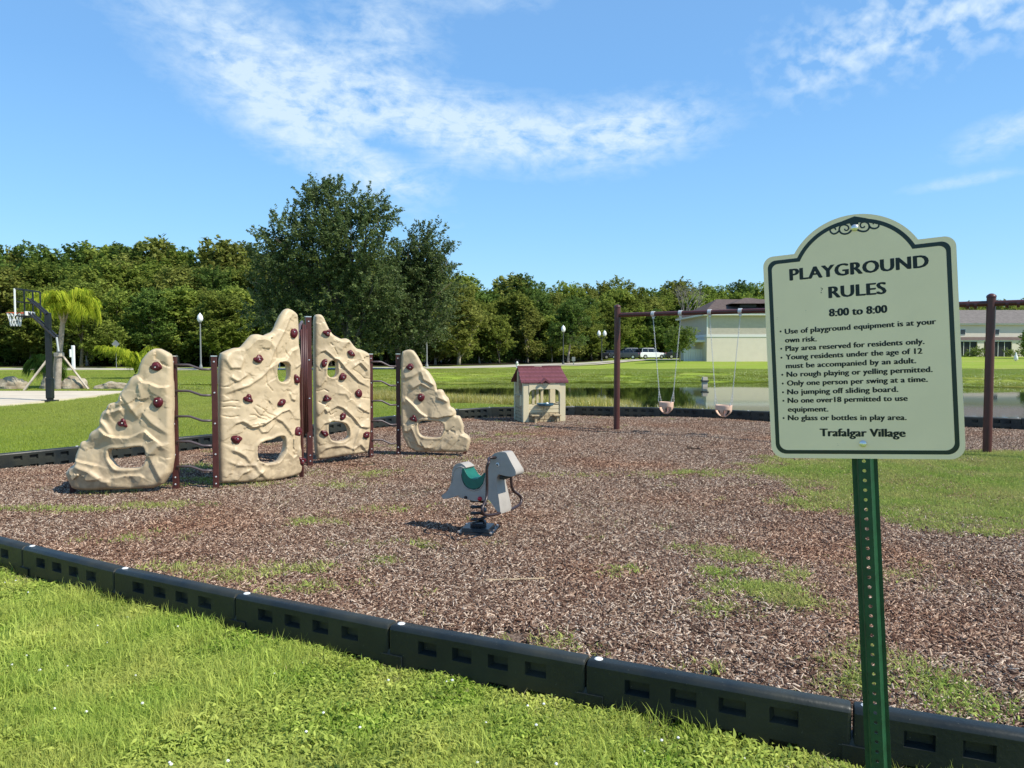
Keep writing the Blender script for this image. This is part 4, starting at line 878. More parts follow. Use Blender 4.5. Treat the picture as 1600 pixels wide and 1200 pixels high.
# ------------------------------------------------------------------ playhouse
M['ph_cream'] = mat('cream_plastic', (.66, .57, .37), .5, .3, var=.06, vscale=5)
M['ph_tan'] = mat('tan_stone_plastic', (.50, .39, .235), .6, .25, var=.3, vscale=14, bump=.004, bscale=22)
M['ph_roof'] = mat('maroon_roof_plastic', (.17, .055, .062), .5, .35, var=.15, vscale=10)
M['ph_blue'] = mat('slate_blue_plastic', (.045, .115, .16), .4, .4)
def playhouse():
    c = at(817.5, 662); rz = R(12); root = empty('toy_playhouse', (c[0], c[1], 0), rz); tag(root, 'small beige toy playhouse with maroon shingle roof on the mulch', 'playhouse')
    Wd, D, H = .97, .98, .89; HR = 1.245
    def B(nm, c, d, mt, m=None, par=None, bev=.006, **k):
        b = MB(); b.box(c, d, **k); return b.build(nm, mt, par or root, bevel=bev)
    for x in (.065, Wd - .065):
        for y in (.06, D - .06): B('corner_post', (x, y, H / 2), (.13, .12, H), M['ph_cream'])
    # front: header with arch, lower wall
    arch = [(.13, H), (Wd - .13, H), (Wd - .13, .65)] + [(Wd - .13 - .14 * (1 - math.cos(a)), .65 + .11 * math.sin(a)) for a in np.linspace(.3, 1.57, 5)] + [(.27 - .14 * (math.cos(a)) , .65 + .11 * math.sin(a)) for a in np.linspace(1.57, .3, 5)] + [(.13, .65)]
    b = MB(); b.prism(arch, lambda p: (p[0], -.012, p[1]), lambda p: (p[0], .05, p[1])); b.build('arched_header', M['ph_cream'], root, bevel=.003)
    b = MB(); b.prism(arch, lambda p: (p[0], D - .08, p[1]), lambda p: (p[0], D - .02, p[1])); b.build('arched_header', M['ph_cream'], root, bevel=.003)
    for z0, z1 in ((.315, .40), (.235, .305)):
        B('wall_board', (Wd / 2, .045, (z0 + z1) / 2), (Wd - .26, .05, z1 - z0), M['ph_tan'] if z1 > .4 else M['ph_cream'])
    rng = random.Random(4)
    def stones(x0, x1, z0, z1, axis, off, rows, par=root):
        hz = (z1 - z0) / rows
        for r in range(rows):
            x = x0
            while x < x1 - .01:
                w = min(rng.uniform(.09, .19), x1 - x); w = w if x1 - x - w > .05 else x1 - x
                cz = z0 + hz * (r + .5); th = .05 + rng.uniform(0, .02)
                if axis == 'x': B('stone', (x + w / 2, off + .02, cz), (w - .008, th, hz - .008), M['ph_tan'], bev=.008)
                else: B('stone', (off, x + w / 2, cz), (th, w - .008, hz - .008), M['ph_tan'], bev=.008)
                x += w
    B('inner_wall', (Wd / 2, .05, .118), (Wd - .26, .03, .236), M['ph_tan']); stones(.13, Wd - .13, 0, .228, 'x', .022, 3)
    # left side: stone wall, chimney, window posts
    B('inner_wall', (.045, D / 2, .20), (.03, D - .24, .40), M['ph_tan']); stones(.12, D - .12, 0, .40, 'y', .028, 5)
    B('inner_wall', (Wd - .045, D / 2, .20), (.05, D - .24, .40), M['ph_cream'])
    ch = [(.28, .40), (.72, .40), (.72, .60), (.62, .72), (.59, 1.12), (.51, 1.19), (.45, 1.12), (.41, .72), (.30, .60)]
    b = MB(); b.prism(ch, lambda p: (-.012, p[0], p[1]), lambda p: (.07, p[0], p[1])); b.build('chimney', M['ph_tan'], root, bevel=.006)
    B('mantel', (.0, .50, .60), (.08, .50, .03), M['ph_tan']); B('shutter', (-.005, .20, .50), (.03, .14, .24), M['ph_cream'])
    # rear wall
    for x in (.45, .55, .66): B('door_frame', (x, D - .05, .45), (.06, .05, .86), M['ph_cream'])
    B('rear_wall', (Wd / 2 - .1, D - .05, .18), (Wd - .4, .05, .36), M['ph_cream'])
    B('right_shelf', (Wd + .03, .5, .40), (.09, .5, .05), M['ph_cream'])
    # roof: two slopes each with stepped shingle courses
    def slope(sgn):
        y0, z0 = (-.035, H + .005) if sgn < 0 else (D + .06, H - .01); y1, z1 = D / 2, HR - .02; n = 4
        par = None
        for k in range(n):
            t0, t1 = k / n, (k + 1) / n + .03
            ya, za = y0 + (y1 - y0) * t0, z0 + (z1 - z0) * t0; yb, zb = y0 + (y1 - y0) * t1, z0 + (z1 - z0) * t1
            b = MB(); th0, th1 = .042, .024; x0, x1 = -.06 + .012 * k, Wd + .06 - .012 * k
            v = [(x0, ya, za), (x1, ya, za), (x1, yb, zb), (x0, yb, zb), (x0, ya, za + th0), (x1, ya, za + th0), (x1, yb, zb + th1), (x0, yb, zb + th1)]
            b.add(v, [(3, 2, 1, 0), (4, 5, 6, 7), (0, 1, 5, 4), (1, 2, 6, 5), (2, 3, 7, 6), (3, 0, 4, 7)]); o = b.build('roof_course', M['ph_roof'], root, bevel=.004)
            m = 11; 
            for j in range(m):
                xx = x0 + (x1 - x0) * (j + .5 + .25 * (k % 2)) / m; 
                if xx > x1 - .03: continue
                b = MB(); f0, f1 = .12, .60; p0 = (ya + (yb - ya) * f0, za + (zb - za) * f0 + th0 * .92); p1 = (ya + (yb - ya) * f1, za + (zb - za) * f1 + th0 * .75 )
                w = .036; v = []
                for (yy, z_) in (p0, p1):
                    v += [(xx - w, yy, z_ - .02), (xx + w, yy, z_ - .02), (xx + w, yy, z_ + (.012 if yy == p0[0] else .002)), (xx - w, yy, z_ + (.012 if yy == p0[0] else .002))]
                b.add(v, [(0, 1, 2, 3), (7, 6, 5, 4), (0, 4, 5, 1), (1, 5, 6, 2), (2, 6, 7, 3), (3, 7, 4, 0)]); q = b.build('shingle', M['ph_roof'], root)
    slope(-1); slope(1)
    for x0, x1 in ((-.03, .36), (.55, Wd + .03)): B('ridge_cap', ((x0 + x1) / 2, D / 2, HR + .012), (x1 - x0, .07, .03), M['ph_roof'])
    B('ridge_cap', (.45, D / 2, HR), (.22, .06, .02), M['ph_roof'])
    g = [(.36, H - .02), (.49, H + .07), (.62, H - .02), (.58, H - .05), (.49, H + .015), (.40, H - .05)]
    b = MB(); b.prism(g, lambda p: (p[0], -.085, p[1] + .045), lambda p: (p[0], .10, p[1] + .045)); b.build('small_gable', M['ph_roof'], root, bevel=.004)
    B('gable_plaque', (.49, .0, H - .02), (.12, .05, .09), M['ph_cream'], bev=.02)
    # table tray, prop and two stools
    b = MB(); b.lathe([(.02, 0), (.16, .0), (.185, .02), (.19, .055), (.175, .055), (.165, .03), (.02, .028)], (.49, -.06, .395), 24); b.build('table_tray', M['ph_blue'], root, autos=40)
    b = MB(); b.lathe([(.035, 0), (.033, .03), (.012, .05)], (.52, -.10, .425), 12); b.build('sink_bowl', M['white_plastic'], root, smooth=True)
    B('table_brace', (.49, .0, .33), (.03, .06, .13), M['ph_cream'])
    for x in (.24, .74):
        b = MB(); b.box((x, -.09, .185), (.17, .17, .035)); s = b.build('stool_seat', M['ph_tan'], root, bevel=.01)
        b = MB(); b.box((x + .02, -.08, .085), (.05, .12, .17)); b.build('stool_leg', M['ph_tan'], s, bevel=.006)
playhouse()

# ------------------------------------------------------------------ swings
M['swing_post'] = mat('brown_red_post', (.085, .026, .020), .38, .45, var=.15, vscale=8)
M['chain'] = mat('galvanised_chain', (.60, .60, .58), .45, .5, metal=.3)
M['seat'] = mat('tan_bucket_seat', (.66, .44, .32), .5, .35, var=.05, vscale=9)
def swings():
    a = at(963.5, 673); b = at(1542, 712.5); root = empty('swing_frame', (a[0], a[1], 0)); tag(root, 'tall brown steel swing frame with round posts and a long top beam', 'swing frame')
    L0 = np.array(root.location); u = b - a; Ln = np.linalg.norm(u[:2]); un = u / Ln
    zb = 2.325
    for q, h, r in ((a, 2.52, .062), (b, 2.46, .062), (b + u * 1.0, 2.46, .062)):
        m = MB(); m.lathe([(r, -.1), (r, h - .05), (r + .006, h - .045), (r + .006, h - .02), (r * .9, h - .005), (r * .5, h + .012), (.005, h + .018)], q - L0, 20); m.build('post', M['swing_post'], root, autos=40)
    m = MB(); m.tube([(0, 0, zb), tuple(u * 1.0 - np.array([0, 0, u[2]]) + np.array([0, 0, zb]))], .043, 16); m.build('top_beam', M['swing_post'], root, autos=40)
    m = MB(); v = u.copy(); v[2] = 0; m.tube([tuple(v + np.array([0, 0, zb])), tuple(v * 2 + np.array([0, 0, zb]))], .043, 16); m.build('top_beam', M['swing_post'], root, autos=40)
    def bp(px):                            # point of the beam seen at this picture column
        t = (px - 800) / FPX; k = (t * a[1] / (1) - a[0]) / (u[0] - t * u[1]); return a + u * k
    for q in (b - un * .2, b - un * .3, b + un * .2, b + un * .34):
        m = MB(); m.lathe([(.052, -.02), (.052, .02)], (q[0] - L0[0], q[1] - L0[1], zb - .02), 12, ax=(un[0], un[1], 0)); m.build('beam_collar', M['swing_post'], root)
    def link(m, c, d, ang, r=.009, l=.017, w=.0032):
        d = d / np.linalg.norm(d); x = np.cross(d, [math.cos(ang), math.sin(ang), 0]); x /= np.linalg.norm(x); pts = [c + d * l * math.cos(t) + x * r * math.sin(t) for t in np.linspace(0, 2 * math.pi, 9)[:-1]]; m.tube(pts, w, 4, closed=True)
    def chain(nm, p, q, par):
        m = MB(); d = q - p; n = int(np.linalg.norm(d) / .026)
        for i in range(n): link(m, p + d * (i + .5) / n, d, 0 if i % 2 else 1.57)
        m.v = [tuple(np.array(v)) for v in m.v]; return m.build(nm, M['chain'], par)
    seatlab = ['tan bucket swing seat nearer the left brown post, hanging on two chains', 'tan bucket swing seat hanging next to the playground rules sign']
    for k, (x0, x1, s0, s1, sx, yt, yb) in enumerate(((1020, 1062.5, 1031, 1053, 1041.5, 628, 647), (1108, 1155.5, 1119.5, 1145, 1131.5, 633, 652))):
        h0, h1 = bp(x0), bp(x1); mid = (h0 + h1) / 2; dd = mid[1]; zt = CAM_Z + (549 - yt) * dd / FPX; zl = CAM_Z + (549 - yb) * dd / FPX
        c = np.array([(sx - 800) / FPX * dd, dd, 0]); wid = (s1 - s0) / FPX * dd
        sw = empty('bucket_swing', (c[0], c[1], zl)); tag(sw, seatlab[k], 'swing', 'toddler swings under the brown beam'); O = np.array(sw.location)
        yaw = math.atan2(un[1], un[0])
        # bucket: wall ring, bottom straps, leg openings
        import bmesh
        rx, ry, hh = wid / 2, .125, zt - zl; m = MB(); nu, nv = 28, 12; vs = []; fs = []
        for j in range(nv + 1):
            t = j / nv; z = hh * (1 - t); s = 1.0 - .06 * t if t < .4 else (1 - ((t - .4) / .6) ** 2 * .78) * .976
            for i in range(nu):
                an = 2 * math.pi * i / nu; q = (abs(math.cos(an)) ** 2.6 + abs(math.sin(an)) ** 2.6) ** (-1 / 2.6); vs.append((rx * s * q * math.cos(an), ry * s * q * math.sin(an), z))
        for j in range(nv):
            for i in range(nu):
                an = (2 * math.pi * (i + .5) / nu) % math.pi; t = (j + .5) / nv
                leg = .42 < t < .90 and (.45 < an < 1.32 or 1.82 < an < 2.69)
                if not leg: fs.append((j * nu + i, j * nu + (i + 1) % nu, (j + 1) * nu + (i + 1) % nu, (j + 1) * nu + i))
        vs.append((0, 0, 0)); fs += [(nv * nu + i, nv * nu + (i + 1) % nu, len(vs) - 1) for i in range(nu)]
        m.add(vs, fs); o = m.build('bucket_seat', M['seat'], sw, smooth=True); o.rotation_euler = (0, 0, yaw); sm = o.modifiers.new('thickness', 'SOLIDIFY'); sm.thickness = .010; sm.offset = -1
        for sgn, hk in ((-1, h0), (1, h1)):
            top = np.array([hk[0], hk[1], zb - .09]) - O; ed = np.array([math.cos(yaw) * rx * sgn * .96, math.sin(yaw) * rx * sgn * .96, hh])
            j = ed + (top - ed) * .125 / 1.0; pe = np.array([-math.sin(yaw), math.cos(yaw), 0])
            ch = chain('chain', top, j, sw)
            for q in (-1, 1): chain('seat_chain', j, ed + pe * .07 * q, sw)
            m = MB(); m.tube([tuple(top + np.array([0, 0, .005])), tuple(top + np.array([0, 0, .06]))], .009, 6); m.lathe([(.055, -.032), (.055, .032)], (hk[0] - O[0], hk[1] - O[1], zb - O[2]), 16, ax=(un[0], un[1], 0)); m.box((hk[0] - O[0], hk[1] - O[1], zb - .062 - O[2]), (.045, .03, .05)); m.build('hanger', M['chain'], sw, autos=40)
swings()

# ------------------------------------------------------------------ rules sign
def rules_sign():
    nrm_c = [(1193, 402.5), (1495, 367), (1206, 715.5), (1509.5, 718)]           # corner rays give the sheet's tilt and turn
    r = [ray(*q) for q in nrm_c]; a, b, c = np.linalg.solve(np.array([r[0], r[3], -r[1]]).T, r[2])
    TL, TR, BL, BR = a * r[0], c * r[1], r[2], b * r[3]; sc = .555 / np.linalg.norm(TL - BL)
    o = np.array([0, 0, CAM_Z]) + BL * sc; U = (BR - BL); U /= np.linalg.norm(U); Vv = TL - BL; Vv -= U * (U @ Vv); Vv /= np.linalg.norm(Vv); Nn = np.cross(U, Vv)
    if Nn[1] > 0: Nn = -Nn
    Wd = np.linalg.norm(BR - BL) * sc; H = .555
    def uv(px, py):
        q = on_plane(px, py, o, Nn) - o; return np.array([q @ U, q @ Vv])
    zm = lambda x, y: uv(x / 2.926 + 1180, y / 2.926 + 320)
    base = o + U * Wd / 2; down = -Vv
    k = base[2] / Vv[2]; foot = base - Vv * k
    root = empty('rules_sign', tuple(foot)); tag(root, 'cream playground rules sign with dark green edge on a leaning green perforated post', 'sign')
    L0 = foot
    def w(u, v, d=0): return tuple(o + U * u + Vv * v + Nn * d - L0)
    # outline in sheet coordinates: rounded corners, shouldered arch
    def outline(ins):
        rc = .034 - ins * .6; pts = []
        def arc(cx, cy, r, a0, a1, n=10):
            for t in np.linspace(R(a0), R(a1), n): pts.append((cx + r * math.cos(t), cy + r * math.sin(t)))
        arc(Wd - ins - rc, ins + rc, rc, -90, 0); arc(Wd - ins - rc * .8, H - ins - rc * .8, rc * .8, 0, 90)
        xs0, xs1 = .082 , Wd - .082; top = .640 - 0.0; hw = (xs1 - xs0) / 2; rise = top - H; Rr = (hw ** 2 + rise ** 2) / (2 * rise); cy = top - Rr; cx = Wd / 2
        Ri = Rr - ins; ang = math.acos(min(1, max(-1, (H - ins - cy) / Ri)))
        for t in np.linspace(ang, -ang, 36): pts.append((cx + Ri * math.sin(t), cy + Ri * math.cos(t)))
        arc(ins + rc * .8, H - ins - rc * .8, rc * .8, 90, 180); arc(ins + rc, ins + rc, rc, 180, 270)
        return pts
    out = outline(0); b_ = MB(); b_.prism(out, lambda p: w(p[0], p[1], 0), lambda p: w(p[0], p[1], -.0025)); b_.build('sign_sheet', M['sign_cream'], root, autos=30)
    o1, o2 = outline(.0120), outline(.0222); m = MB(); n = len(o1)
    m.add([w(p[0], p[1], .0003) for p in o1] + [w(p[0], p[1], .0003) for p in o2], [(i, (i + 1) % n, (i + 1) % n + n, i + n) for i in range(n)]); m.build('border_line', M['sign_green'], root, fix=False)
    rot = Matrix((U, Vv, Nn)).transposed().to_4x4()
    def text(s, pl, pr, cap, bold=1.0, nm='lettering'):
        """One printed line: real letter outlines thickened sideways so the uprights are heavier than the crossbars."""
        a_, b2 = zm(*pl), zm(*pr); wid = np.linalg.norm(b2 - a_); cu = bpy.data.curves.new('t', 'FONT'); cu.body = s; cu.size = 1.0; cu.resolution_u = 3; cu.fill_mode = 'FRONT'; cu.space_character = 1.04; cu.offset = -.002
        ob = bpy.data.objects.new('t', cu); COL.objects.link(ob); bpy.context.view_layer.update(); dg = bpy.context.evaluated_depsgraph_get(); me = bpy.data.meshes.new_from_object(ob.evaluated_get(dg))
        v = np.array([x.co[:] for x in me.vertices]); f = [tuple(p.vertices) for p in me.polygons]; bpy.data.objects.remove(ob); bpy.data.meshes.remove(me); bpy.data.curves.remove(cu)
        x0, x1 = v[:, 0].min(), v[:, 0].max(); caph = .729; sy = cap / caph; e = .00150 * bold * cap / .012; sx = (wid - 2 * e) / (x1 - x0); dirv = (b2 - a_) / wid; m = MB(); per = np.array([-dirv[1], dirv[0]])
        K = 5
        for j in range(K):
            off = e * (j / (K - 1)) * 2; up = .22 * e * math.sin(j * 2.1)
            q = a_ + np.outer((v[:, 0] - x0) * sx + off, dirv) + np.outer(v[:, 1] * sy + up, per)
            m.add([w(p[0], p[1], .0003 + .00002 * j) for p in q], f)
        o_ = m.build(nm, M['print'], root, fix=False)
        return o_
    def caph(y0, y1): return abs(zm(450, y0)[1] - zm(450, y1)[1])
    text('PLAYGROUND', (157, 347), (795, 284), caph(0, 58), .6); text('RULES', (335, 427), (601, 406), caph(0, 56), .6)
    text('8:00 to 8:00', (337, 511), (605, 493), caph(0, 37), .65); text('Trafalgar Village', (295, 1058), (689, 1061), caph(0, 38), .65)
    c2 = caph(0, 26)
    rows = [('Use of playground equipment is at your', (135, 591), (828, 545), 579), ('own risk.', (136, 630), (282, 624), None), ('Play area reserved for residents only.', (138, 669), (775, 636), 658), ('Young residents under the age of 12', (139, 708), (765, 680), 699),
            ('must be accompanied by an adult.', (140, 748), (737, 724), None), ('No rough playing or yelling permitted.', (143, 787), (812, 764), 777), ('Only one person per swing at a time.', (145, 827), (790, 809), 817), ('No jumping off sliding board.', (146, 867), (655, 855), 857),
            ('No one over18 permitted to use', (148, 906), (698, 896), 896), ('equipment.', (149, 946), (335, 945), None), ('No glass or bottles in play area.', (149, 985), (693, 984), 975)]
    for s, p, q, bu in rows:
        text(s, p, q, c2, .6)
        if bu:
            c_ = zm(p[0] - 19, bu); m = MB(); m.add([w(c_[0] + .0026 * math.cos(t), c_[1] + .0026 * math.sin(t), .0004) for t in np.linspace(0, 6.283, 13)[:-1]], [tuple(range(12))]); m.build('bullet_dot', M['print'], root, fix=False)
    # scroll ornament
    def stroke(pts, wd):
        m = MB(); n = len(pts); v = []
        for i in range(n):
            p = np.array(pts[i]); t = np.array(pts[min(i + 1, n - 1)]) - np.array(pts[max(i - 1, 0)]); t /= np.linalg.norm(t) + 1e-9; nn = np.array([-t[1], t[0]]); h = wd[i] if hasattr(wd, '__len__') else wd
            v += [w(*(p + nn * h / 2), .0005), w(*(p - nn * h / 2), .0005)]
        m.add(v, [(2 * i, 2 * i + 1, 2 * i + 3, 2 * i + 2) for i in range(n - 1)]); m.build('scroll_ornament', M['sign_green'], root, fix=False)
    oz = lambda p: [uv(x / 12.3 + 1270, y / 12.3 + 325) for x, y in p]
    def spl(P_):
        out = []
        for i in range(len(P_) - 1):
            p0, p1, p2, p3 = P_[max(i - 1, 0)], P_[i], P_[i + 1], P_[min(i + 2, len(P_) - 1)]
            for t in (0, .25, .5, .75): out.append(.5 * ((2 * p1) + (-p0 + p2) * t + (2 * p0 - 5 * p1 + 4 * p2 - p3) * t * t + (-p0 + 3 * p1 - 3 * p2 + p3) * t ** 3))
        return out + [P_[-1]]
    for pl in ([(745, 425), (690, 480), (610, 500), (540, 478), (508, 420), (530, 350), (600, 322), (670, 345), (690, 390), (660, 430), (620, 425), (612, 398)], [(505, 440), (460, 480), (400, 498), (345, 465), (335, 410), (380, 378), (430, 392), (440, 425)],
               [(850, 415), (900, 438), (970, 452), (1040, 435), (1082, 380), (1070, 305), (1000, 268), (930, 290), (912, 340), (940, 378), (985, 372), (992, 345)], [(1085, 350), (1120, 382), (1190, 395), (1255, 368), (1268, 312), (1220, 272), (1172, 280), (1158, 315)]):
        P_ = spl(oz(pl)); stroke(P_, [.0048 * (1 - .35 * i / len(P_)) for i in range(len(P_))])
    wp = oz([(560, 255), (640, 245), (700, 280), (735, 345), (800, 320), (870, 315), (885, 255), (960, 205), (1060, 200), (800, 160)]); m = MB(); m.prism([tuple(p) for p in wp], lambda p: w(p[0], p[1], .00045), lambda p: w(p[0], p[1], .0004)); m.build('scroll_ornament', M['sign_green'], root, fix=False)
    for x, y in ((455, 105), (493, 1092)):
        c_ = zm(x, y); m = MB(); m.lathe([(.0085, .001), (.0085, .0035), (.006, .006), (.001, .007)], w(c_[0], c_[1]), 14, ax=tuple(Nn)); m.build('bolt', M['bolt'], root, autos=35)
    rg = random.Random(8)
    for x, y, l_, k_ in ((303, 392, .006, 7), (235, 488, .002, 2), (100, 520, .002, 2), (375, 1100, .004, 2)):
        for _ in range(k_):
            c_ = zm(x + rg.uniform(-4, 4), y + rg.uniform(-12, 12)); h_ = l_ * rg.uniform(.15, .45); m = MB(); m.add([w(c_[0] + h_ * .5 * math.cos(t) * (1 + .3 * math.sin(3 * t)), c_[1] + h_ * math.sin(t), .0004) for t in np.linspace(0, 6.283, 8)[:-1]], [tuple(range(7))]); m.build('dirt_speck', M['print'], root, fix=False)
    # perforated U-channel post: web forward, sloping sides, flanges
    cu_ = (zm(493, 1092)[0]); Lp = k + .6 ; prof = [(-.031, -.030), (-.021, -.030), (-.0135, -.004), (.0135, -.004), (.021, -.030), (.031, -.030)]
    m = MB(); v0 = -k - .12; v1 = H * .97 + .05
    cell = .0254; n = int((v1 - v0) / cell); us = prof
    for i in range(n):
        va, vb = v0 + i * cell, v0 + (i + 1) * cell
        for j in (0, 1, 3, 4):
            p, q = us[j], us[j + 1]; m.add([w(cu_ + p[0], va, p[1]), w(cu_ + q[0], va, q[1]), w(cu_ + q[0], vb, q[1]), w(cu_ + p[0], vb, p[1])], [(0, 1, 2, 3)])
        cy_, rr = (va + vb) / 2, .0048; hx, hy = .0135, cell / 2
        sq = [(hx, 0), (hx, hy), (0, hy), (-hx, hy), (-hx, 0), (-hx, -hy), (0, -hy), (hx, -hy)]; ci = [(rr * math.cos(R(45 * t)), rr * math.sin(R(45 * t))) for t in range(8)]
        m.add([w(cu_ + a_, cy_ + b2, -.004) for a_, b2 in sq] + [w(cu_ + a_, cy_ + b2, -.004) for a_, b2 in ci], [(t, (t + 1) % 8, (t + 1) % 8 + 8, t + 8) for t in range(8)])
    p_ = m.build('perforated_post', M['post_green'], root, fix=False); 
    import bmesh
    bm = bmesh.new(); bm.from_mesh(p_.data); bmesh.ops.remove_doubles(bm, verts=bm.verts, dist=.0002); bmesh.ops.recalc_face_normals(bm, faces=bm.faces); bm.to_mesh(p_.data); bm.free()
    sd = p_.modifiers.new('thickness', 'SOLIDIFY'); sd.thickness = .003; sd.offset = 0
rules_sign()

# stick lying on the mulch
def stick():
    a, b = at(755, 913), at(850, 910); m = MB(); n = 12; rng = random.Random(2); c = (a + b) / 2
    pts = [tuple(a + (b - a) * i / n - c + np.array([rng.uniform(-.004, .004), rng.uniform(-.006, .006), .028 + rng.uniform(-.002, .003)])) for i in range(n + 1)]
    m.tube(pts, [.006 + .003 * math.sin(i * 1.3) * .4 for i in range(n + 1)], 7); o = m.build('stick', mat('dry_wood', (.50, .38, .24), .8, .2, var=.3, vscale=30), smooth=True); o.location = tuple(c)
    tag(o, 'pale dry stick lying flat on the mulch in front of the spring horse', 'stick')
stick()

# ------------------------------------------------------------------ basketball hoop
def hoop():
    c = at(78.5, 627); root = empty('basketball_hoop', (c[0], c[1], 0)); tag(root, 'black basketball hoop with clear backboard and white net beside the court', 'basketball hoop')
    bk = M['black_metal']; n = np.array([-.998, -.06, 0]); n /= np.linalg.norm(n); t = np.array([-.06, .998, 0]); t /= np.linalg.norm(t); ang = math.atan2(t[1], t[0])
    m = MB(); m.box((0, 0, 1.4), (.15, .15, 2.85), ang); m.build('pole', bk, root, bevel=.01)
    m = MB(); m.box((0, 0, .02), (.36, .36, .04), ang); m.build('base_plate', bk, root)
    for z in (.25, .48, .72): m = MB(); m.box((0, 0, z), (.165, .165, .02), ang); m.build('pad_strap', M['white'], root)
    m = MB(); m.box((0, 0, .42), (.19, .19, .66), ang); m.build('pole_pad', M['black_plastic'], root, bevel=.02)
    bc = n * .60 + np.array([0, 0, 3.12]); bw, bh = 1.37, .84
    def fr(nm, u, z, du, dz, mt, par=root, dd=.03, off=0.): m = MB(); q = bc + t * u + n * off + np.array([0, 0, z]); m.box(tuple(q), (du, dd, dz), ang); return m.build(nm, mt, par)
    gm = bpy.data.materials.new('clear_backboard'); gm.use_nodes = True; N, L = gm.node_tree.nodes, gm.node_tree.links; N.clear(); o_ = N.new('ShaderNodeOutputMaterial'); tr = N.new('ShaderNodeBsdfTransparent'); tr.inputs[0].default_value = (.97, .985, .985, 1); gl = N.new('ShaderNodeBsdfGlossy'); gl.inputs['Roughness'].default_value = .05; mx = N.new('ShaderNodeMixShader'); mx.inputs[0].default_value = .06; L.new(tr.outputs[0], mx.inputs[1]); L.new(gl.outputs[0], mx.inputs[2]); L.new(mx.outputs[0], o_.inputs[0])
    g = fr('backboard', 0, 0, bw - .04, bh - .04, gm, dd=.012)
    for u in (-bw / 2, bw / 2): fr('backboard_frame', u, 0, .05, bh, M['white'] if u < 0 else bk)
    for z in (-bh / 2, bh / 2): fr('backboard_frame', 0, z, bw, .05, bk)
    for u in (-.23, .23): fr('backboard_brace', u, 0, .05, bh - .05, bk, off=-.02)
    fr('backboard_brace', 0, .02, bw - .1, .045, bk, off=-.025)
    fr('mount_plate', 0, -bh / 2 + .10, .5, .13, M['white'], off=-.05)
    for u in (-.1, .1):
        m = MB(); p0 = t * u; m.tube([tuple(p0 + np.array([0, 0, 2.78])), tuple(bc + t * u - n * .04 + np.array([0, 0, .16]))], .032, 6); m.build('support_arm', bk, root)
        m = MB(); m.tube([tuple(p0 - n * .25 + np.array([0, 0, 2.05])), tuple(p0 + np.array([0, 0, 2.3])), tuple(bc + t * u - n * .04 + np.array([0, 0, -.28]))], .032, 6); m.build('support_arm', bk, root)
    m = MB(); m.tube([tuple(-n * .25 + np.array([0, 0, 2.05])), tuple(-n * .3 + np.array([0, 0, 1.6]))], .03, 8); m.build('height_adjuster', M['chain'], root)
    rc = bc + n * .40 + np.array([0, 0, -.30]); org = mat('orange_rim', (.75, .16, .06), .4, .4); m = MB(); m.tube([tuple(rc + np.array([.23 * math.cos(a), .23 * math.sin(a), 0])) for a in np.linspace(0, 6.283, 25)[:-1]], .012, 6, closed=True); m.box(tuple(rc - n * .30), (.16, .16, .05), ang); m.build('rim', org, root)
    m = MB(); K = 12; lv = [(0, .225), (.14, .19), (.28, .155), (.42, .14)]
    for s in (-1, 1):
        for k in range(K):
            pts = []
            for i, (dz, r_) in enumerate(lv): a = 2 * math.pi * (k + s * i * .5) / K; pts.append(tuple(rc + np.array([r_ * math.cos(a), r_ * math.sin(a), -dz])))
            m.tube(pts, .009, 4)
    m.build('net', M['white'], root)
hoop()

# ------------------------------------------------------------------ palms
M['palm'] = leaf_mat('palm_leaflets', (.16, .26, .018), (.58, .60, .06), .4, .12, 2., None, .0)
M['palm_dark'] = leaf_mat('dark_palm_leaflets', (.07, .13, .02), (.19, .27, .05), .35, .12, 2., None, .0)
def frond_mesh(seed, L, droop, mt, nl=34, ll=.55):
    rng = np.random.default_rng(seed); V = []; F = []; T = []
    def add(v, tone):
        k = len(V); V.extend(v); F.append((k, k + 1, k + 2, k + 3)); T.extend([tone] * 4)
    P = []
    for i in range(nl + 1):
        t = i / nl; a = R(62) - droop * t ** 1.3; 
        if i == 0: p = np.array([0., 0, 0])
        else: p = P[-1] + np.array([math.cos(a), 0, math.sin(a)]) * L / nl
        P.append(p)
    for i in range(nl):
        d = P[i + 1] - P[i]; w = .018 * (1 - i / nl) + .004; add([P[i] + (0, w, 0), P[i] - (0, w, 0), P[i + 1] - (0, w, 0), P[i + 1] + (0, w, 0)], .3)
        t = i / nl
        if t < .12: continue
        l = ll * math.sin(math.pi * (.12 + .84 * t)) ** .6
        for s in (-1, 1):
            for q in range(3):
                tw = rng.normal(-.1, .5); dd = d / np.linalg.norm(d); out = np.array([dd[0] * .55, s * .8, dd[2] * .5 + tw * .6 + .15]); out /= np.linalg.norm(out); mid = P[i] + d * rng.uniform(0, 1) + out * l * .5; tip = mid + (out * .4 + np.array([0, 0, -.9])) * l * .65 * rng.uniform(.3, 1.7); ww = np.cross(out, [0, 0, 1.]); ww = ww / np.linalg.norm(ww) * .012
                tone = rng.uniform(0, 1); add([P[i] + ww * .4, P[i] - ww * .4, mid - ww, mid + ww], tone); add([mid + ww, mid - ww, tip - ww * .15, tip + ww * .15], tone)
    return attr_mesh('frond', np.array(V), np.array(F), mt, T)
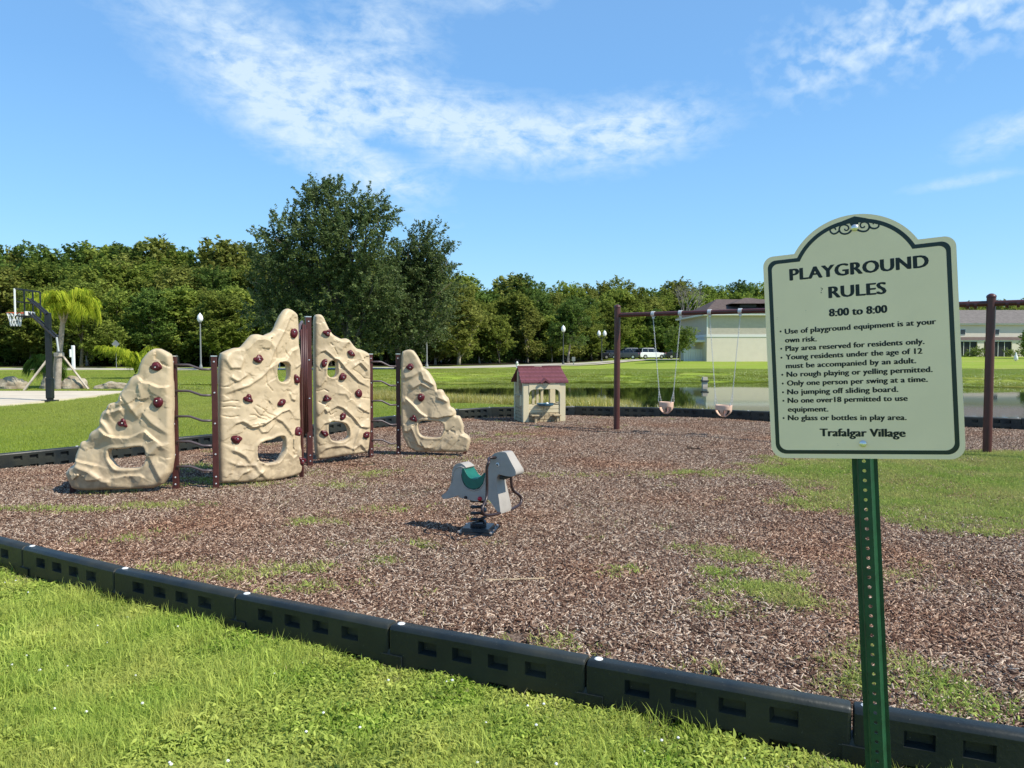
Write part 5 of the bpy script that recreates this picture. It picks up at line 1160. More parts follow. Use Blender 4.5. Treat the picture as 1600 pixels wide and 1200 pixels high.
def palm(x, y, z0, trunk, L, nf, seed, label, mt, props=False, group=None, lean=.0, r=.16, dk=1.0):
    rng = random.Random(seed); root = empty('palm_tree', (x, y, z0)); tag(root, label, 'palm tree', group)
    m = MB(); pts = []; rs = []; K = 26
    for i in range(K + 1):
        t = i / K; pts.append((lean * t ** 1.5, 0, trunk * t - .05)); rs.append(r * (1.18 - .42 * t + .03 * (i % 2)) if trunk > 1 else r)
    m.tube(pts, rs, 12); m.build('trunk', M['pale_bark'], root, autos=50)
    m = MB()
    for i in range(7):
        a = i * .9; m.tube([(lean, 0, trunk - .3), (lean + .13 * math.cos(a), .13 * math.sin(a), trunk), (lean + .26 * math.cos(a), .26 * math.sin(a), trunk + .42)], [.05, .045, .02], 6)
    if trunk > 1: m.build('leaf_bases', M['pale_bark'], root, smooth=True)
    fm = [frond_mesh(seed + k, L, dr, mt) for k, dr in ((0, 2.2 * dk), (1, 2.7 * dk), (2, 1.7 * dk), (3, 3.0 * dk))]
    for i in range(nf):
        f = bpy.data.objects.new('frond', fm[i % 4]); COL.objects.link(f); f.parent = root; f.location = (lean, 0, trunk + (.15 if trunk > 1 else 0)); s = rng.uniform(.8, 1.1)
        f.rotation_euler = (rng.uniform(-.15, .15), rng.uniform(-.45, .35), i * 2.4 + rng.uniform(-.2, .2)); f.scale = (s, s, s)
    if props:
        for a in (.1, 2.3, 4.0):
            m = MB(); m.tube([(1.25 * math.cos(a), 1.25 * math.sin(a), .0), (.2 * math.cos(a), .2 * math.sin(a), 1.5)], .045, 4); m.build('support_prop', M['pale_wood'], root)
        m = MB(); m.lathe([(.19, 1.42), (.19, 1.58)], (lean * .3, 0, 0), 12); m.build('prop_band', M['pale_wood'], root)
M['pale_wood'] = mat('weathered_timber', (.50, .43, .34), .8, .2, var=.3, vscale=6)
q = at(90, 609); palm(q[0], q[1], -.03, 3.05, 1.8, 36, 3, 'tall yellow-green palm propped with pale timbers behind the basketball hoop', M['palm'], True, lean=.32, r=.115, dk=.88)
q = at(60, 606); palm(q[0], q[1] + .5, -.03, .75, 1.15, 14, 9, 'small dark green young palm left of the basketball pole', M['palm_dark'], r=.09)
q = at(212, 592); palm(q[0], q[1], -.03, .35, 2.5, 16, 12, 'short bushy yellow-green palm behind the leftmost climbing panel', M['palm'], r=.1, dk=.6)

# ------------------------------------------------------------------ rocks
M['rock'] = mat('limestone', (.46, .40, .29), .9, .1, col2=(.22, .17, .11), mix_scale=3.5, var=.3, vscale=14, bump=.03, bscale=9)
def rock(px, py, w, h, d, seed, label):
    import bmesh
    q = at(px, py); rng = np.random.default_rng(seed); bm = bmesh.new(); bmesh.ops.create_icosphere(bm, subdivisions=4, radius=1); D = rng.normal(0, 1, (9, 3))
    for v in bm.verts:
        p = np.array(v.co); s = 1 + .07 * sum(math.sin(2.4 * (i * .5 + 1) * (p @ k) / np.linalg.norm(k) + i) for i, k in enumerate(D)) / 2.0; lay = round(p[2] * 5) / 5; z = p[2] * .45 + lay * .55
        v.co = (p[0] * w / 2 * s, p[1] * d / 2 * s, max(z * s, -.3) * h * .75 + h * .2)
    me = bpy.data.meshes.new('boulder'); bm.to_mesh(me); bm.free(); me.materials.append(M['rock']); o = bpy.data.objects.new('boulder', me); COL.objects.link(o); o.location = (q[0], q[1] + d / 2, -.05); o.rotation_euler = (0, 0, rng.uniform(-.2, .2)); tag(o, label, 'boulder', 'limestone boulders by the basketball court'); return o
rock(167, 609, 1.6, .36, .9, 1, 'long flat pale boulder on the grass between palm and climbing wall'); rock(5, 610, 1.25, .62, .9, 2, 'grey boulder at the left edge of the picture beyond the court')
rock(70, 609, .8, .62, .7, 3, 'boulder left of the propped palm trunk behind the hoop pole'); rock(108, 609, 1.1, .60, .8, 4, 'pale boulder right of the propped palm trunk')

# ------------------------------------------------------------------ street lamps
M['globe'] = mat('white_lamp_globe', (.82, .82, .80), .3, .4); M['lamp_pole'] = mat('grey_green_pole', (.22, .23, .22), .5, .4); M['dark_pole'] = mat('dark_lamp_pole', (.05, .055, .05), .5, .4)
def lamp(px, base_y, top_y, pm, label, double=False, d=None, bare=False):
    d = d or (CAM_Z * FPX / (base_y - 549)); x = (px - 800) / FPX * d; z0 = ground_z(x, d); H = CAM_Z + (549 - top_y) * d / FPX - z0
    root = empty('street_lamp', (x, d, z0)); tag(root, label, 'street lamp', 'park lamps beyond the pond'); m = MB()
    m.lathe([(.16, -.1), (.16, .25), (.10, .35), (.075, .5), (.06, H - 1.0)], (0, 0, 0), 10); m.build('pole', pm, root, autos=40)
    def head(cx, zt):
        m = MB(); m.lathe([(.07, zt - 1.02), (.13, zt - .95), (.13, zt - .88)], (cx, 0, 0), 10); m.build('lamp_base', M['dark_pole'], root)
        m = MB(); m.lathe([(.13, zt - .88), (.24, zt - .72), (.28, zt - .52), (.22, zt - .28), (.10, zt - .12), (.05, zt - .08), (.04, zt - .03), (.005, zt)], (cx, 0, 0), 14); m.build('globe', M['globe'], root, smooth=True)
    if bare: return root
    if double:
        for s in (-1, 1): head(s * .42, H)
        m = MB(); m.tube([(-.42, 0, H - 1.0), (-.25, 0, H - 1.15), (.25, 0, H - 1.15), (.42, 0, H - 1.0)], .04, 6); m.build('cross_arm', pm, root)
    else: head(0, H)
    return root
lamp(314, 576, 489, M['lamp_pole'], 'white acorn street lamp behind the climbing wall, left of the second panel', d=70)
r_ = lamp(667, 573, 507, M['lamp_pole'], 'grey lamp pole with small arms right of the big oak', d=74, bare=True)
m = MB(); m.tube([(0, 0, 3.2), (0, 0, 4.05)], .05, 6); m.tube([(-.5, 0, 4.35), (-.3, 0, 4.1), (0, 0, 4.0), (.3, 0, 4.1), (.42, 0, 4.3)], .04, 6); m.build('cross_arm', M['chain'], r_)
lamp(880, 567, 508, M['dark_pole'], 'white acorn street lamp beyond the playhouse roof, in front of the woods', d=92)
lamp(940, 566, 516, M['dark_pole'], 'street lamp with two white globes left of the swing post', True, d=108)

# small white and grey things beyond the pond
def small():
    def place(px, d): x = (px - 800) / FPX * d; return x, d, ground_z(x, d)
    x, y, z = place(808, 72); m = MB(); m.lathe([(.12, -.05), (.12, .08), (.09, .1), (.09, .42), (.12, .44), (.10, .56), (.05, .64), (.01, .66)], (0, 0, 0), 10); m.lathe([(.05, -.16), (.05, .16)], (0, 0, .34), 8, ax=(1, 0, 0)); o = m.build('fire_hydrant', M['white'], smooth=True); o.location = (x, y, z); tag(o, 'small white hydrant on the far lawn above the playhouse roof', 'hydrant')
    x, y, z = place(115, 66); r = empty('marker_post', (x, y, z)); tag(r, 'white post with a small box on it in front of the dark woods', 'post'); m = MB(); m.box((0, 0, 1.05), (.26, .2, 2.2)); m.build('post', M['white'], r, bevel=.05); m = MB(); m.box((-.2, -.05, 1.45), (.16, .2, .7)); m.build('box', M['white'], r, bevel=.04)
    x, y, z = place(437, 62); r = empty('yard_sign', (x, y, z)); tag(r, 'small white sign on a thin stake seen through the climbing panel window', 'sign'); m = MB(); m.box((0, 0, .95), (.34, .02, .38)); m.build('sign_board', M['white'], r); m = MB(); m.box((0, .02, .4), (.04, .03, .85)); m.build('stake', M['white'], r)
    x, y, z = place(896, 88); r = empty('utility_box', (x, y, z)); tag(r, 'small pale box on a post beside the bent tree trunk', 'box'); m = MB(); m.box((0, 0, .7), (.4, .2, .5)); m.build('box', M['lamp_pole'], r, bevel=.03); m = MB(); m.box((0, 0, .25), (.1, .1, .5)); m.build('post', M['lamp_pole'], r)
    x, y, z = place(182, 69); r = empty('road_sign', (x, y, z)); tag(r, 'grey back of a diamond road sign on a thin pole at left', 'road sign'); m = MB(); m.tube([(0, 0, 0), (0, 0, 2.6)], .03, 6); m.build('pole', M['lamp_pole'], r); m = MB(); m.prism([(0, 1.95), (.38, 2.33), (0, 2.71), (-.38, 2.33)], lambda p: (p[0], -.04, p[1]), lambda p: (p[0], -.055, p[1])); m.build('sign_plate', M['lamp_pole'], r)
    q = at(1101, 604, WATER_Z); r = empty('outfall_post', (q[0], q[1], WATER_Z)); tag(r, 'pale post standing at the far water edge of the pond', 'post'); m = MB(); m.box((0, 0, .15), (.3, .3, .9)); m.build('post', M['concrete'], r); m = MB(); m.box((0, 0, .35), (.42, .42, .1)); m.build('cap', M['dark_pole'], r)
    x, y, z = place(1587, 92); m = MB(); m.lathe([(.02, 0), (.25, .25), (.2, .6), (.08, .9), (.09, 1.05), (.01, 1.15)], (0, 0, 0), 8); o = m.build('garden_statue', M['white'], smooth=True); o.location = (x, y, z - .05); tag(o, 'small white statue on the lawn in front of the far row houses', 'statue')
small()

# ------------------------------------------------------------------ houses
M['stucco'] = mat('cream_stucco', (.72, .635, .50), .85, .15, var=.05, vscale=1.2); M['stucco2'] = mat('grey_beige_siding', (.52, .46, .37), .85, .15, var=.08, vscale=2)
M['shingles'] = mat('brown_roof_shingles', (.135, .10, .085), .9, .15, var=.35, vscale=3, bump=.02, bscale=6); M['trim'] = mat('white_trim', (.72, .70, .64), .6, .3)
M['screen'] = mat('dark_screen', (.02, .022, .02), .5, .3)
def hip(b, x0, x1, y0, y1, z0, z1, ov=.5, inset=None):
    x0 -= ov; x1 += ov; y0 -= ov; y1 += ov; w = (y1 - y0) / 2; i = w if inset is None else inset; ym = (y0 + y1) / 2
    b.add([(x0, y0, z0), (x1, y0, z0), (x1, y1, z0), (x0, y1, z0), (x0 + i, ym, z1), (x1 - i, ym, z1)], [(0, 1, 5, 4), (1, 2, 5), (2, 3, 4, 5), (3, 0, 4), (3, 2, 1, 0)])
def houses():
    d = 88.; x0 = (1104 - 800) / FPX * d; z = .36; r = empty('town_house', (x0, d, z)); tag(r, 'two storey beige house with brown hip roof behind the rules sign', 'house')
    def bx(nm, a, b, c, e, f, g, mt, par=r, **k): m = MB(); m.box(((a + b) / 2, (c + e) / 2, (f + g) / 2), (b - a, e - c, g - f)); return m.build(nm, mt, par, **k)
    bx('wall', 0, 17, 0, 14, -.4, 2.95, M['stucco']); bx('wall', .01, 16.99, .02, 14, 3.25, 5.55, M['stucco2']); bx('trim_band', -.05, 17.05, -.05, 14.05, 2.95, 3.25, M['trim']); bx('corner_trim', -.03, .12, -.03, .1, 3.25, 5.5, M['trim'])
    bx('fascia', -.55, 17.55, -.55, 14.55, 5.5, 5.72, M['trim'])
    m = MB(); hip(m, 0, 17, 0, 14, 5.72, 7.9, .6, 3.6); rf = m.build('roof', M['shingles'], r)
    m = MB(); m.box((5.6, 3.2, 6.7), (2.0, 1.6, .5)); m.build('roof_vent', M['dark_pole'], rf); m = MB(); hip(m, 3.5, 9.5, 1.5, 9, 7.0, 7.95, .2, 2.8); m.build('upper_roof', M['shingles'], rf)
    bx('porch_roof', -1.6, .0, 1, 6, 2.35, 2.6, M['trim'])
    fr_ = empty('yard_fence', (x0 - 2.45, d + 2, z)); tag(fr_, 'pale vinyl fence of upright boards between the round tree and the beige house', 'fence')
    for i in range(8):
        m = MB(); m.box((.3 + i * .29, 0, .75), (.25, .04, 1.5)); m.build('fence_board', M['trim'], fr_) if i == 0 else None
        if i: c = bpy.data.objects.new('fence_board', fr_.children[0].data); COL.objects.link(c); c.parent = fr_; c.location = (i * .29, .0, 0)
    m = MB(); m.box((1.3, .05, 1.3), (2.3, .04, .1)); m.box((1.3, .05, .3), (2.3, .04, .1)); m.build('fence_rail', M['trim'], fr_)
    # rear row of houses
    d = 118.; x0 = (1440 - 800) / FPX * d; z = .62; r = empty('row_houses', (x0, d, z)); tag(r, 'long row of cream two storey houses with grey roof at right edge', 'row houses')
    Lr = 34
    bx('wall', 0, Lr, 2.2, 14, -.5, 5.3, M['stucco'], r); bx('lower_roof_trim', -.3, Lr + .3, -.2, 2.2, 2.55, 2.75, M['trim'], r)
    m = MB(); m.add([(-.3, -.3, 2.75), (Lr + .3, -.3, 2.75), (Lr + .3, 2.2, 3.3), (-.3, 2.2, 3.3), (-.3, 2.2, 2.75), (Lr + .3, 2.2, 2.75)], [(0, 1, 2, 3), (0, 3, 4), (1, 5, 2), (0, 4, 5, 1)]); m.build('lower_roof', M['shingles'], r)
    bx('fascia', -.5, Lr + .5, 1.7, 14.5, 5.3, 5.5, M['trim'], r); m = MB(); hip(m, 0, Lr, 2.2, 14, 5.5, 8.0, .6); m.build('roof', mat('grey_brown_shingles', (.20, .175, .155), .9, .1, var=.25, vscale=2), r)
    x = 0.; k = 0
    while x < Lr - 5:
        for a, b in ((0, .75), (3.85, 4.9)): bx('porch_pier', x + a, x + b, -.1, .3, -.3, 2.55, M['stucco'], r)
        s = bx('porch_screen', x + .75, x + 3.85, .1, .14, -.3, 2.5, M['screen'], r)
        for q in (1.75, 2.75): m = MB(); m.box((x + q, .06, 1.15), (.07, .06, 2.7)); m.build('screen_post', M['trim'], s)
        w = bx('window', x + 2.4, x + 3.3, 2.14, 2.2, 3.7, 4.6, M['trim'], r); m = MB(); m.box((x + 2.85, 2.12, 4.15), (.74, .04, .74)); m.build('pane', M['glass_dark'], w)
        x += 4.9 + (.6 if k % 2 else 0); k += 1
houses()

# ------------------------------------------------------------------ cars
def car(px, y, lab, paint, dark=False, suv=True, rz=0.0):
    x = (px - 800) / FPX * y; z = ground_z(x, y); r = empty('parked_car', (x, y, z + .03), rz); tag(r, lab, 'car', 'cars parked beyond the pond')
    pm = mat('car_paint', paint, .3, .5, coat=.6); H = 1.68 if suv else 1.42
    low = [(-2.3, .32), (-2.35, .75), (-2.25, 1.0), (-1.9, 1.06), (.8, 1.02), (1.9, .92), (2.28, .72), (2.32, .35), (2.0, .24), (-2.0, .24)]
    m = MB(); m.prism(low, lambda p: (p[0], -.9, p[1]), lambda p: (p[0], .9, p[1])); m.build('body', pm, r, bevel=.06)
    cab = [(-2.2 if suv else -1.8, 1.0), (-1.95 if suv else -1.25, H - .06), (-.9, H), (.2, H - .03), (1.15, 1.0)]
    m = MB(); m.prism(cab, lambda p: (p[0], -.86 + .16 * (p[1] - 1), p[1]), lambda p: (p[0], .86 - .16 * (p[1] - 1), p[1])); m.build('cabin', M['glass_dark'], r, bevel=.04)
    m = MB(); m.box((-.75, 0, H), (1.9, 1.36, .07)); m.build('roof', pm, r, bevel=.03)
    for xx in (-2.0 if suv else -1.5, -.95, .1):
        for s in (-1, 1): m = MB(); m.tube([(xx, s * .875, 1.0), (xx + (.1 if xx < -1.4 else 0), s * (.78 if suv else .8), H - .02)], .045, 4); m.build('pillar', pm, r)
    tm = mat('tyre', (.015, .015, .015), .8, .2)
    for xx in (-1.45, 1.42):
        for s in (-1, 1):
            m = MB(); m.lathe([(.2, -.11), (.34, -.11), (.34, .11), (.2, .11)], (xx, s * .83, .34), 16, ax=(0, 1, 0)); w = m.build('wheel', tm, r, autos=40); m = MB(); m.lathe([(.2, -.12), (.2, .12)], (xx, s * .83, .34), 10, ax=(0, 1, 0)); m.build('rim', M['bolt'], w)
    for s in (-1, 1):
        m = MB(); m.box((-2.3, s * .72, .88), (.08, .26, .2)); m.build('tail_light', M['red'], r); m = MB(); m.box((2.22, s * .68, .74), (.12, .32, .14)); m.build('headlight', M['white_plastic'], r)
car(958, 120, 'black car parked leftmost, half behind the swing post', (.012, .013, .016), suv=False, rz=.2); car(975, 117, 'dark grey-blue car parked just right of the swing post', (.05, .055, .07), rz=2.9, suv=False)
car(992, 119, 'silver sport utility car parked left of the white one', (.45, .46, .48), rz=.25); car(1017, 118, 'white sport utility car parked rightmost of the light cars', (.8, .8, .8), rz=.3); car(1060, 118, 'dark car parked behind the small round tree', (.015, .018, .022), rz=.1, suv=False)

# ------------------------------------------------------------------ trees
def leaf_cloud(name, sprays, nleaf, size, spread, mt, seed, flat=.5):
    """sprays: (start, end) segments of twigs; leaves lie round each one, tapering to its tip."""
    rng = np.random.default_rng(seed); A = np.array([s[0] for s in sprays]); B = np.array([s[1] for s in sprays]); n = len(A) * nleaf
    i = np.repeat(np.arange(len(A)), nleaf); t = rng.uniform(0, 1, n) ** .8; c = A[i] + (B[i] - A[i]) * t[:, None] + rng.normal(0, 1, (n, 3)) * (spread * (1.05 - .75 * t))[:, None]
    nr = rng.normal(0, 1, (n, 3)); nr[:, 2] = np.abs(nr[:, 2]) + flat; nr /= np.linalg.norm(nr, axis=1)[:, None]; a = np.cross(nr, rng.normal(0, 1, (n, 3))); a /= np.linalg.norm(a, axis=1)[:, None] + 1e-9; b = np.cross(nr, a); s = (size * rng.uniform(.6, 1.35, n))[:, None]
    V = np.stack([c - a * s, c - b * s * .5, c + a * s, c + b * s * .5], 1).reshape(-1, 3); F = np.arange(n * 4).reshape(-1, 4)
    tone = np.repeat(np.clip(rng.uniform(0, 1, len(A))[i] * .6 + rng.uniform(0, .4, n), 0, 1), 4)
    return attr_mesh(name, V, F, mt, tone)
def lobes_to_sprays(lobes, per, ln, rng, up=.45, bias=.55):
    S = []
    for (c, r) in lobes:
        c = np.array(c, float); r = np.array(r, float) * np.ones(3); k = int(per * (r[0] * r[2]))
        for _ in range(max(k, 8)):
            d = rng.normal(0, 1, 3); d /= np.linalg.norm(d); q = rng.uniform(bias ** 2, 1) ** .5; p = c + d * r * q; dr = d * r / r.max() + np.array([0, 0, up]) + rng.normal(0, .35, 3); dr /= np.linalg.norm(dr); S.append((p, p + dr * ln * rng.uniform(.5, 1.3)))
    return S
def tree_obj(name, loc, label, cat, crown_me, trunk_mb, bark, group=None, rz=0., sc=1.):
    r = empty(name, loc, rz); r.scale = (sc, sc, sc); tag(r, label, cat, group); t = trunk_mb.build('trunk', bark, r, smooth=True); c = bpy.data.objects.new('crown', crown_me); COL.objects.link(c); c.parent = r; return r
def limbs(mb, base_r, h, lobes, rng, fork=None, seg=9, lean=0.):
    fork = fork or h * .6; n = 7; pts = [(lean * (i / n) + .08 * math.sin(i * 1.3), .06 * math.cos(i * 1.7), h * i / n - .1) for i in range(n + 1)]; rs = [base_r * (1.35 if i == 0 else 1.0 - .55 * i / n) for i in range(n + 1)]; mb.tube(pts, rs, seg)
    for c, r in lobes:
        c = np.array(c, float); j = rng.integers(max(1, int(n * fork / h * .6)), n + 1); p0 = np.array(pts[j]); mid = (p0 + c) / 2 + rng.normal(0, .25, 3) + np.array([0, 0, -.2]); mb.tube([tuple(p0), tuple(mid), tuple(c)], [rs[j] * .6, rs[j] * .36, .04], 6)
        for _ in range(3):
            d = rng.normal(0, 1, 3); d[2] = abs(d[2]); d /= np.linalg.norm(d); mb.tube([tuple(mid), tuple((mid + c) / 2 + d * .3), tuple(c + d * np.array(r) * .8)], [rs[j] * .25, .05, .015], 4)
M['oak_leaf'] = leaf_mat('oak_leaves', (.060, .098, .022), (.175, .22, .075), .35, .05, .35, None, .05)
M['wood_leaf'] = leaf_mat('woodland_leaves', (.110, .180, .026), (.34, .41, .085), .45, .25, .06, (.26, .27, .06), .0)
M['wood_leaf2'] = leaf_mat('dark_woodland_leaves', (.070, .125, .024), (.19, .265, .055), .35, .25, .06, None, .02)
M['wood_leaf3'] = leaf_mat('olive_woodland_leaves', (.14, .17, .03), (.33, .34, .09), .4, .2, .06, None, .0)
M['bush_leaf'] = leaf_mat('light_bush_leaves', (.10, .16, .02), (.24, .29, .05), .35, .1, .5, None, .05)
def trees():
    rng = np.random.default_rng(77)
    # the two big oaks, lobes read off the photograph at each tree's own distance
    def oak(px, d, lob, label, seed, per, hfork):
        x = (px - 800) / FPX * d; z0 = ground_z(x, d); L = []
        g = np.random.default_rng(seed)
        for (lx, ly, rw, rh) in lob:
            s = d / FPX; L.append((((lx - px) * s, g.uniform(-.5, .5) * rw * s, CAM_Z + (549 - ly) * s - z0), (rw * s, rw * s * .9, rh * s)))
        S = lobes_to_sprays(L, per, 1.55, g, .6, .3); me = leaf_cloud('crown', S, 50, .12, .17, M['oak_leaf'], seed); mb = MB(); limbs(mb, .34, hfork, L, g, hfork * .5); return tree_obj('oak_tree', (x, d, z0), label, 'tree', me, mb, M['bark'], 'oaks behind the climbing wall')
    oak(545, 62, [(505, 335, 34, 36), (492, 318, 20, 22), (530, 320, 22, 24), (575, 335, 26, 22), (455, 385, 36, 34), (430, 410, 30, 28), (500, 400, 50, 50), (560, 390, 50, 46), (590, 355, 22, 26), (440, 455, 46, 40), (520, 470, 60, 48), (585, 450, 44, 44), (470, 510, 46, 36), (560, 520, 50, 34), (420, 490, 30, 34)], 'tall wide dark oak behind the climbing wall', 5, 30, 5.5)
    oak(622, 66, [(632, 415, 26, 30), (665, 388, 24, 34), (690, 410, 18, 24), (655, 425, 32, 34), (630, 450, 38, 38), (685, 450, 30, 28), (610, 500, 46, 36), (665, 495, 42, 36), (645, 520, 40, 26), (595, 475, 36, 36)], 'narrower oak right of the tallest one, behind the right climbing panel', 8, 30, 5.0)
    # wood trees: eight crowns, shared by the copies
    prot = []
    for k in range(8):
        g = np.random.default_rng(100 + k); H = 12.0; nl = 11; L = []
        for i in range(nl):
            z = H * g.uniform(.22, .9); rr = 3.4 * math.sin(math.pi * min(.95, .18 + .78 * z / H)) ** .7; a = g.uniform(0, 6.283); q = g.uniform(.3, 1) * rr * .7; L.append(((q * math.cos(a), q * math.sin(a), z), (g.uniform(1.3, 2.1), g.uniform(1.3, 2.1), g.uniform(1.0, 1.6))))
        L.append(((0, 0, H * .93), (1.4, 1.4, 1.2))); S = lobes_to_sprays(L, 26, 1.0, g, .35, .4)
        q_ = (.15, .19, .24, .17)[k % 4]; me = leaf_cloud('crown', S, int(26 * (.2 / q_) ** 1.5), q_, (.22, .30, .34, .26)[k % 4], (M['wood_leaf2'], M['wood_leaf'], M['wood_leaf3'], M['wood_leaf'], M['wood_leaf2'], M['wood_leaf'], M['wood_leaf'], M['wood_leaf3'])[k], 200 + k); mb = MB(); limbs(mb, .2, 7.5, L[:8], g, 3.5, 7, g.uniform(-.5, .5)); r = tree_obj('wood_tree', (0, 0, 0), 'x', 'tree', me, mb, M['bark'] if k % 2 else M['pale_bark'], 'trees of the far wood'); prot.append(r)
    used = [False] * 8
    def put(x, y, h, k, label, group='trees of the far wood', wx=1.0):
        if not used[k]: r = prot[k]; used[k] = True
        else: r = copy_tree(prot[k])
        r.location = (x, y, ground_z(x, y) - .05); s = h / 12.6; r.scale = (s * wx, s * wx, s); r.rotation_euler = (0, 0, rng.uniform(0, 6.28)); r['label'] = label; r['group'] = group; return r
    # tree line top as the photograph shows it: (picture column, top row) 
    top = [(-150, 378), (0, 384), (60, 386), (120, 390), (175, 372), (230, 386), (300, 384), (380, 388), (430, 396), (560, 400), (700, 430), (730, 436), (760, 450), (815, 434), (850, 452), (880, 444), (925, 440), (985, 440), (1040, 446), (1100, 446), (1150, 442), (1190, 448), (1300, 455), (1400, 462), (1500, 470), (1560, 470), (1750, 462)]
    tx, ty = zip(*top)
    def where(px):
        for a, t in ((-20, 'beyond the left edge of the court'), (60, 'behind the basketball backboard'), (130, 'behind the tall propped palm'), (250, 'above the leftmost climbing panel'), (330, 'behind the left street lamp'), (420, 'above the second climbing panel'), (560, 'behind the tallest oak'), (690, 'behind the narrower oak'),
                     (790, 'between the oaks and the playhouse'), (850, 'above the playhouse roof'), (910, 'behind the lone far street lamp'), (960, 'behind the double street lamp'), (1030, 'behind the parked cars'), (1100, 'behind the round light tree'), (1200, 'above the beige house roof'), (1500, 'hidden mostly by the rules sign'), (1600, 'above the row houses at right')):
            if px < a: return t
        return 'beyond the right edge of the row houses'
    def front_d(px): return float(np.interp(px, [-200, 100, 350, 700, 800, 900, 1000, 1100, 1200, 1800], [80, 81, 82, 91, 102, 112, 132, 135, 138, 150]))
    lab = ['woodland tree of the front row', 'woodland tree of the middle row', 'tall woodland tree of the back row']
    cnt = 0
    for row, (dd, hf, step) in enumerate(((0, .66, 44), (7, .86, 42), (15, 1.0, 38))):
        px = -190 + row * 17
        while px < 1800:
            d = front_d(px) + dd + rng.uniform(-2, 2); x = (px - 800) / FPX * d; z0 = ground_z(x, d); yt = np.interp(px, tx, ty) + (rng.uniform(-9, 11) if row == 2 else rng.uniform(-6, 14)); H = (CAM_Z + (549 - yt) * d / FPX - z0) * (hf if row < 2 else 1.0); H = max(H, 4.5)
            if row == 0 and 1085 < px < 1500: px += step; continue
            if row == 0 and rng.uniform() < .12: px += step * .6; continue
            wx = rng.uniform(1.0, 1.25) * (1.15 if H < 9 else 1.0); put(x, d, H, int(rng.integers(0, 8)), lab[row] + ', ' + where(px), wx=wx); cnt += 1
            px += step * rng.uniform(.75, 1.2) * 80 / d * (1.0 if row else 1.1)
    # trees the photograph lets one single out
    put((128 - 800) / FPX * 72, 72, 8.6, 1, 'tree with a thick pale trunk right of the tall palm', 'single trees along the far path', 1.25)
    put((717 - 800) / FPX * 84, 84, 9.2, 2, 'broad tree with pale forked trunk right of the right climbing panel', 'single trees along the far path', 1.35)
    put((888 - 800) / FPX * 98, 98, 8.2, 4, 'tree with bent pale trunk beside the lone lamp', 'single trees along the far path', 1.3)
    put((345 - 800) / FPX * 77, 77, 8.0, 5, 'tree between the lamp and the second climbing panel', 'single trees along the far path', 1.35)
    # understory shrubs, shared meshes
    sh = []
    for k in range(3):
        g = np.random.default_rng(300 + k); L = [((g.uniform(-1.2, 1.2), g.uniform(-.8, .8), g.uniform(.5, 1.8)), (1.1, 1.0, .9)) for _ in range(6)]; S = lobes_to_sprays(L, 22, .6, g, .5, .2); me = leaf_cloud('foliage', S, 22, .14, .2, M['wood_leaf2'], 310 + k); mb = MB()
        for i in range(4): mb.tube([(0, 0, -.1), (g.uniform(-.6, .6), g.uniform(-.5, .5), 1.4)], [.05, .015], 5)
        r = empty('shrub', (0, 0, 0)); tag(r, 'dark understory shrub beneath the trees of the far wood', 'shrub', 'shrubs beneath the far wood'); mb.build('stem', M['bark'], r); c = bpy.data.objects.new('foliage', me); COL.objects.link(c); c.parent = r; sh.append(r)
    px = -200; i = 0
    while px < 1090:
        d = front_d(px) + rng.uniform(3.5, 6.5); r = sh[i % 3] if i < 3 else copy_tree(sh[i % 3]); x = (px - 800) / FPX * d; s = rng.uniform(.9, 1.5); r.location = (x, d, ground_z(x, d)); r.scale = (s * 1.2, s, s); r.rotation_euler = (0, 0, rng.uniform(0, 6)); r['label'] = 'dark understory shrub beneath the wood, ' + where(px); i += 1; px += rng.uniform(16, 30)
    # mass of wood beyond, which reads as one
    g = np.random.default_rng(400); S = []
    px = -260
    while px < 1850:
        d = front_d(px) + 22; x = (px - 800) / FPX * d; hh = (CAM_Z + (549 - np.interp(px, tx, ty)) * d / FPX) * .86
        for z in np.arange(.3, hh, .75):
            for _ in range(3): p = np.array([x + g.uniform(-1.2, 1.2), d + g.uniform(-1, 4), z + .5 + g.uniform(-.3, .3)]); S.append((p, p + g.normal(0, .6, 3) + (0, -.3, .3)))
        px += 12
    me = leaf_cloud('far_wood', S, 9, .34, .45, M['wood_leaf2'], 401, 0.2); o = bpy.data.objects.new('far_wood', me); COL.objects.link(o); tag(o, 'dense dark woodland closing the view behind the single trees', 'wood', kind='stuff')
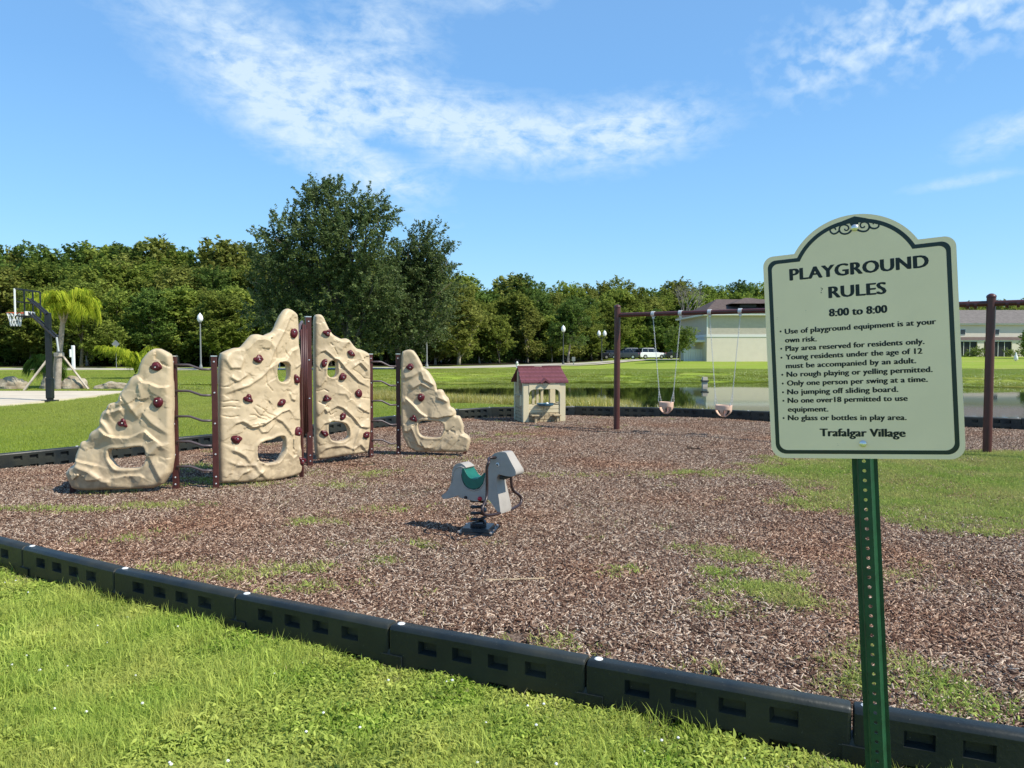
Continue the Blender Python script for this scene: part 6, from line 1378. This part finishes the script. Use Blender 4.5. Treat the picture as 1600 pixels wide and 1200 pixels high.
    # round small tree, bare tree, patio shrub, right edge tree
    g = np.random.default_rng(500); d = 84; x = (1062 - 800) / FPX * d; L = [((g.uniform(-1.1, 1.1), g.uniform(-1, 1), g.uniform(1.7, 3.1)), (1.05, 1.05, .95)) for _ in range(9)]; S = lobes_to_sprays(L, 60, .5, g, .7, .2); me = leaf_cloud('crown', S, 34, .08, .13, M['bush_leaf'], 501); mb = MB(); mb.tube([(0, 0, -.1), (.03, 0, 1.0), (0, 0, 2.2)], [.09, .07, .03], 7)
    tree_obj('small_tree', (x, d, ground_z(x, d)), 'small round light green tree left of the beige house', 'tree', me, mb, M['pale_bark'])
    d = 104; x = (1072 - 800) / FPX * d; mb = MB(); rn = random.Random(5)
    def br(p, dr, L_, r_, k):
        q = p + dr * L_; mb.tube([tuple(p), tuple((p + q) / 2 + np.array([rn.uniform(-.1, .1), 0, rn.uniform(-.1, .1)]) * L_), tuple(q)], [r_, r_ * .8, r_ * .55], 5)
        if k:
            for _ in range(3):
                d2 = dr + np.array([rn.uniform(-.7, .7), rn.uniform(-.5, .5), rn.uniform(-.1, .5)]); d2 /= np.linalg.norm(d2); br(q, d2, L_ * rn.uniform(.55, .8), r_ * .55, k - 1)
    br(np.array([0, 0, -.1]), np.array([0, 0, 1.]), 3.4, .14, 5); o = mb.build('bare_tree', mat('grey_dead_bark', (.30, .27, .24), .9, .1), smooth=True); o.location = (x, d, ground_z(x, d)); tag(o, 'leafless grey tree behind the swing beam', 'tree')
    for px, d, h, lb in ((1520, 113, 1.2, 'low yellow-green shrub in front of the first porch of the row houses'), (1588, 112, 1.0, 'low shrub before the second porch of the row houses')):
        x = (px - 800) / FPX * d; L = [((g.uniform(-1.6, 1.6), g.uniform(-.3, .3), g.uniform(.2, .7) * h), (.7, .5, .5 * h)) for _ in range(7)]; S = lobes_to_sprays(L, 40, .4, g, .7, .2); me = leaf_cloud('foliage', S, 20, .09, .12, M['bush_leaf'], int(px)); r = empty('shrub', (x, d, ground_z(x, d))); tag(r, lb, 'shrub'); c = bpy.data.objects.new('foliage', me); COL.objects.link(c); c.parent = r; mb = MB(); mb.tube([(0, 0, -.1), (0, 0, .6 * h)], .03, 5); mb.build('stem', M['bark'], r)
    put((1615 - 800) / FPX * 104, 104, 6.6, 3, 'leafy tree at the right edge in front of the row houses', 'single trees along the far path', 1.1)
trees()
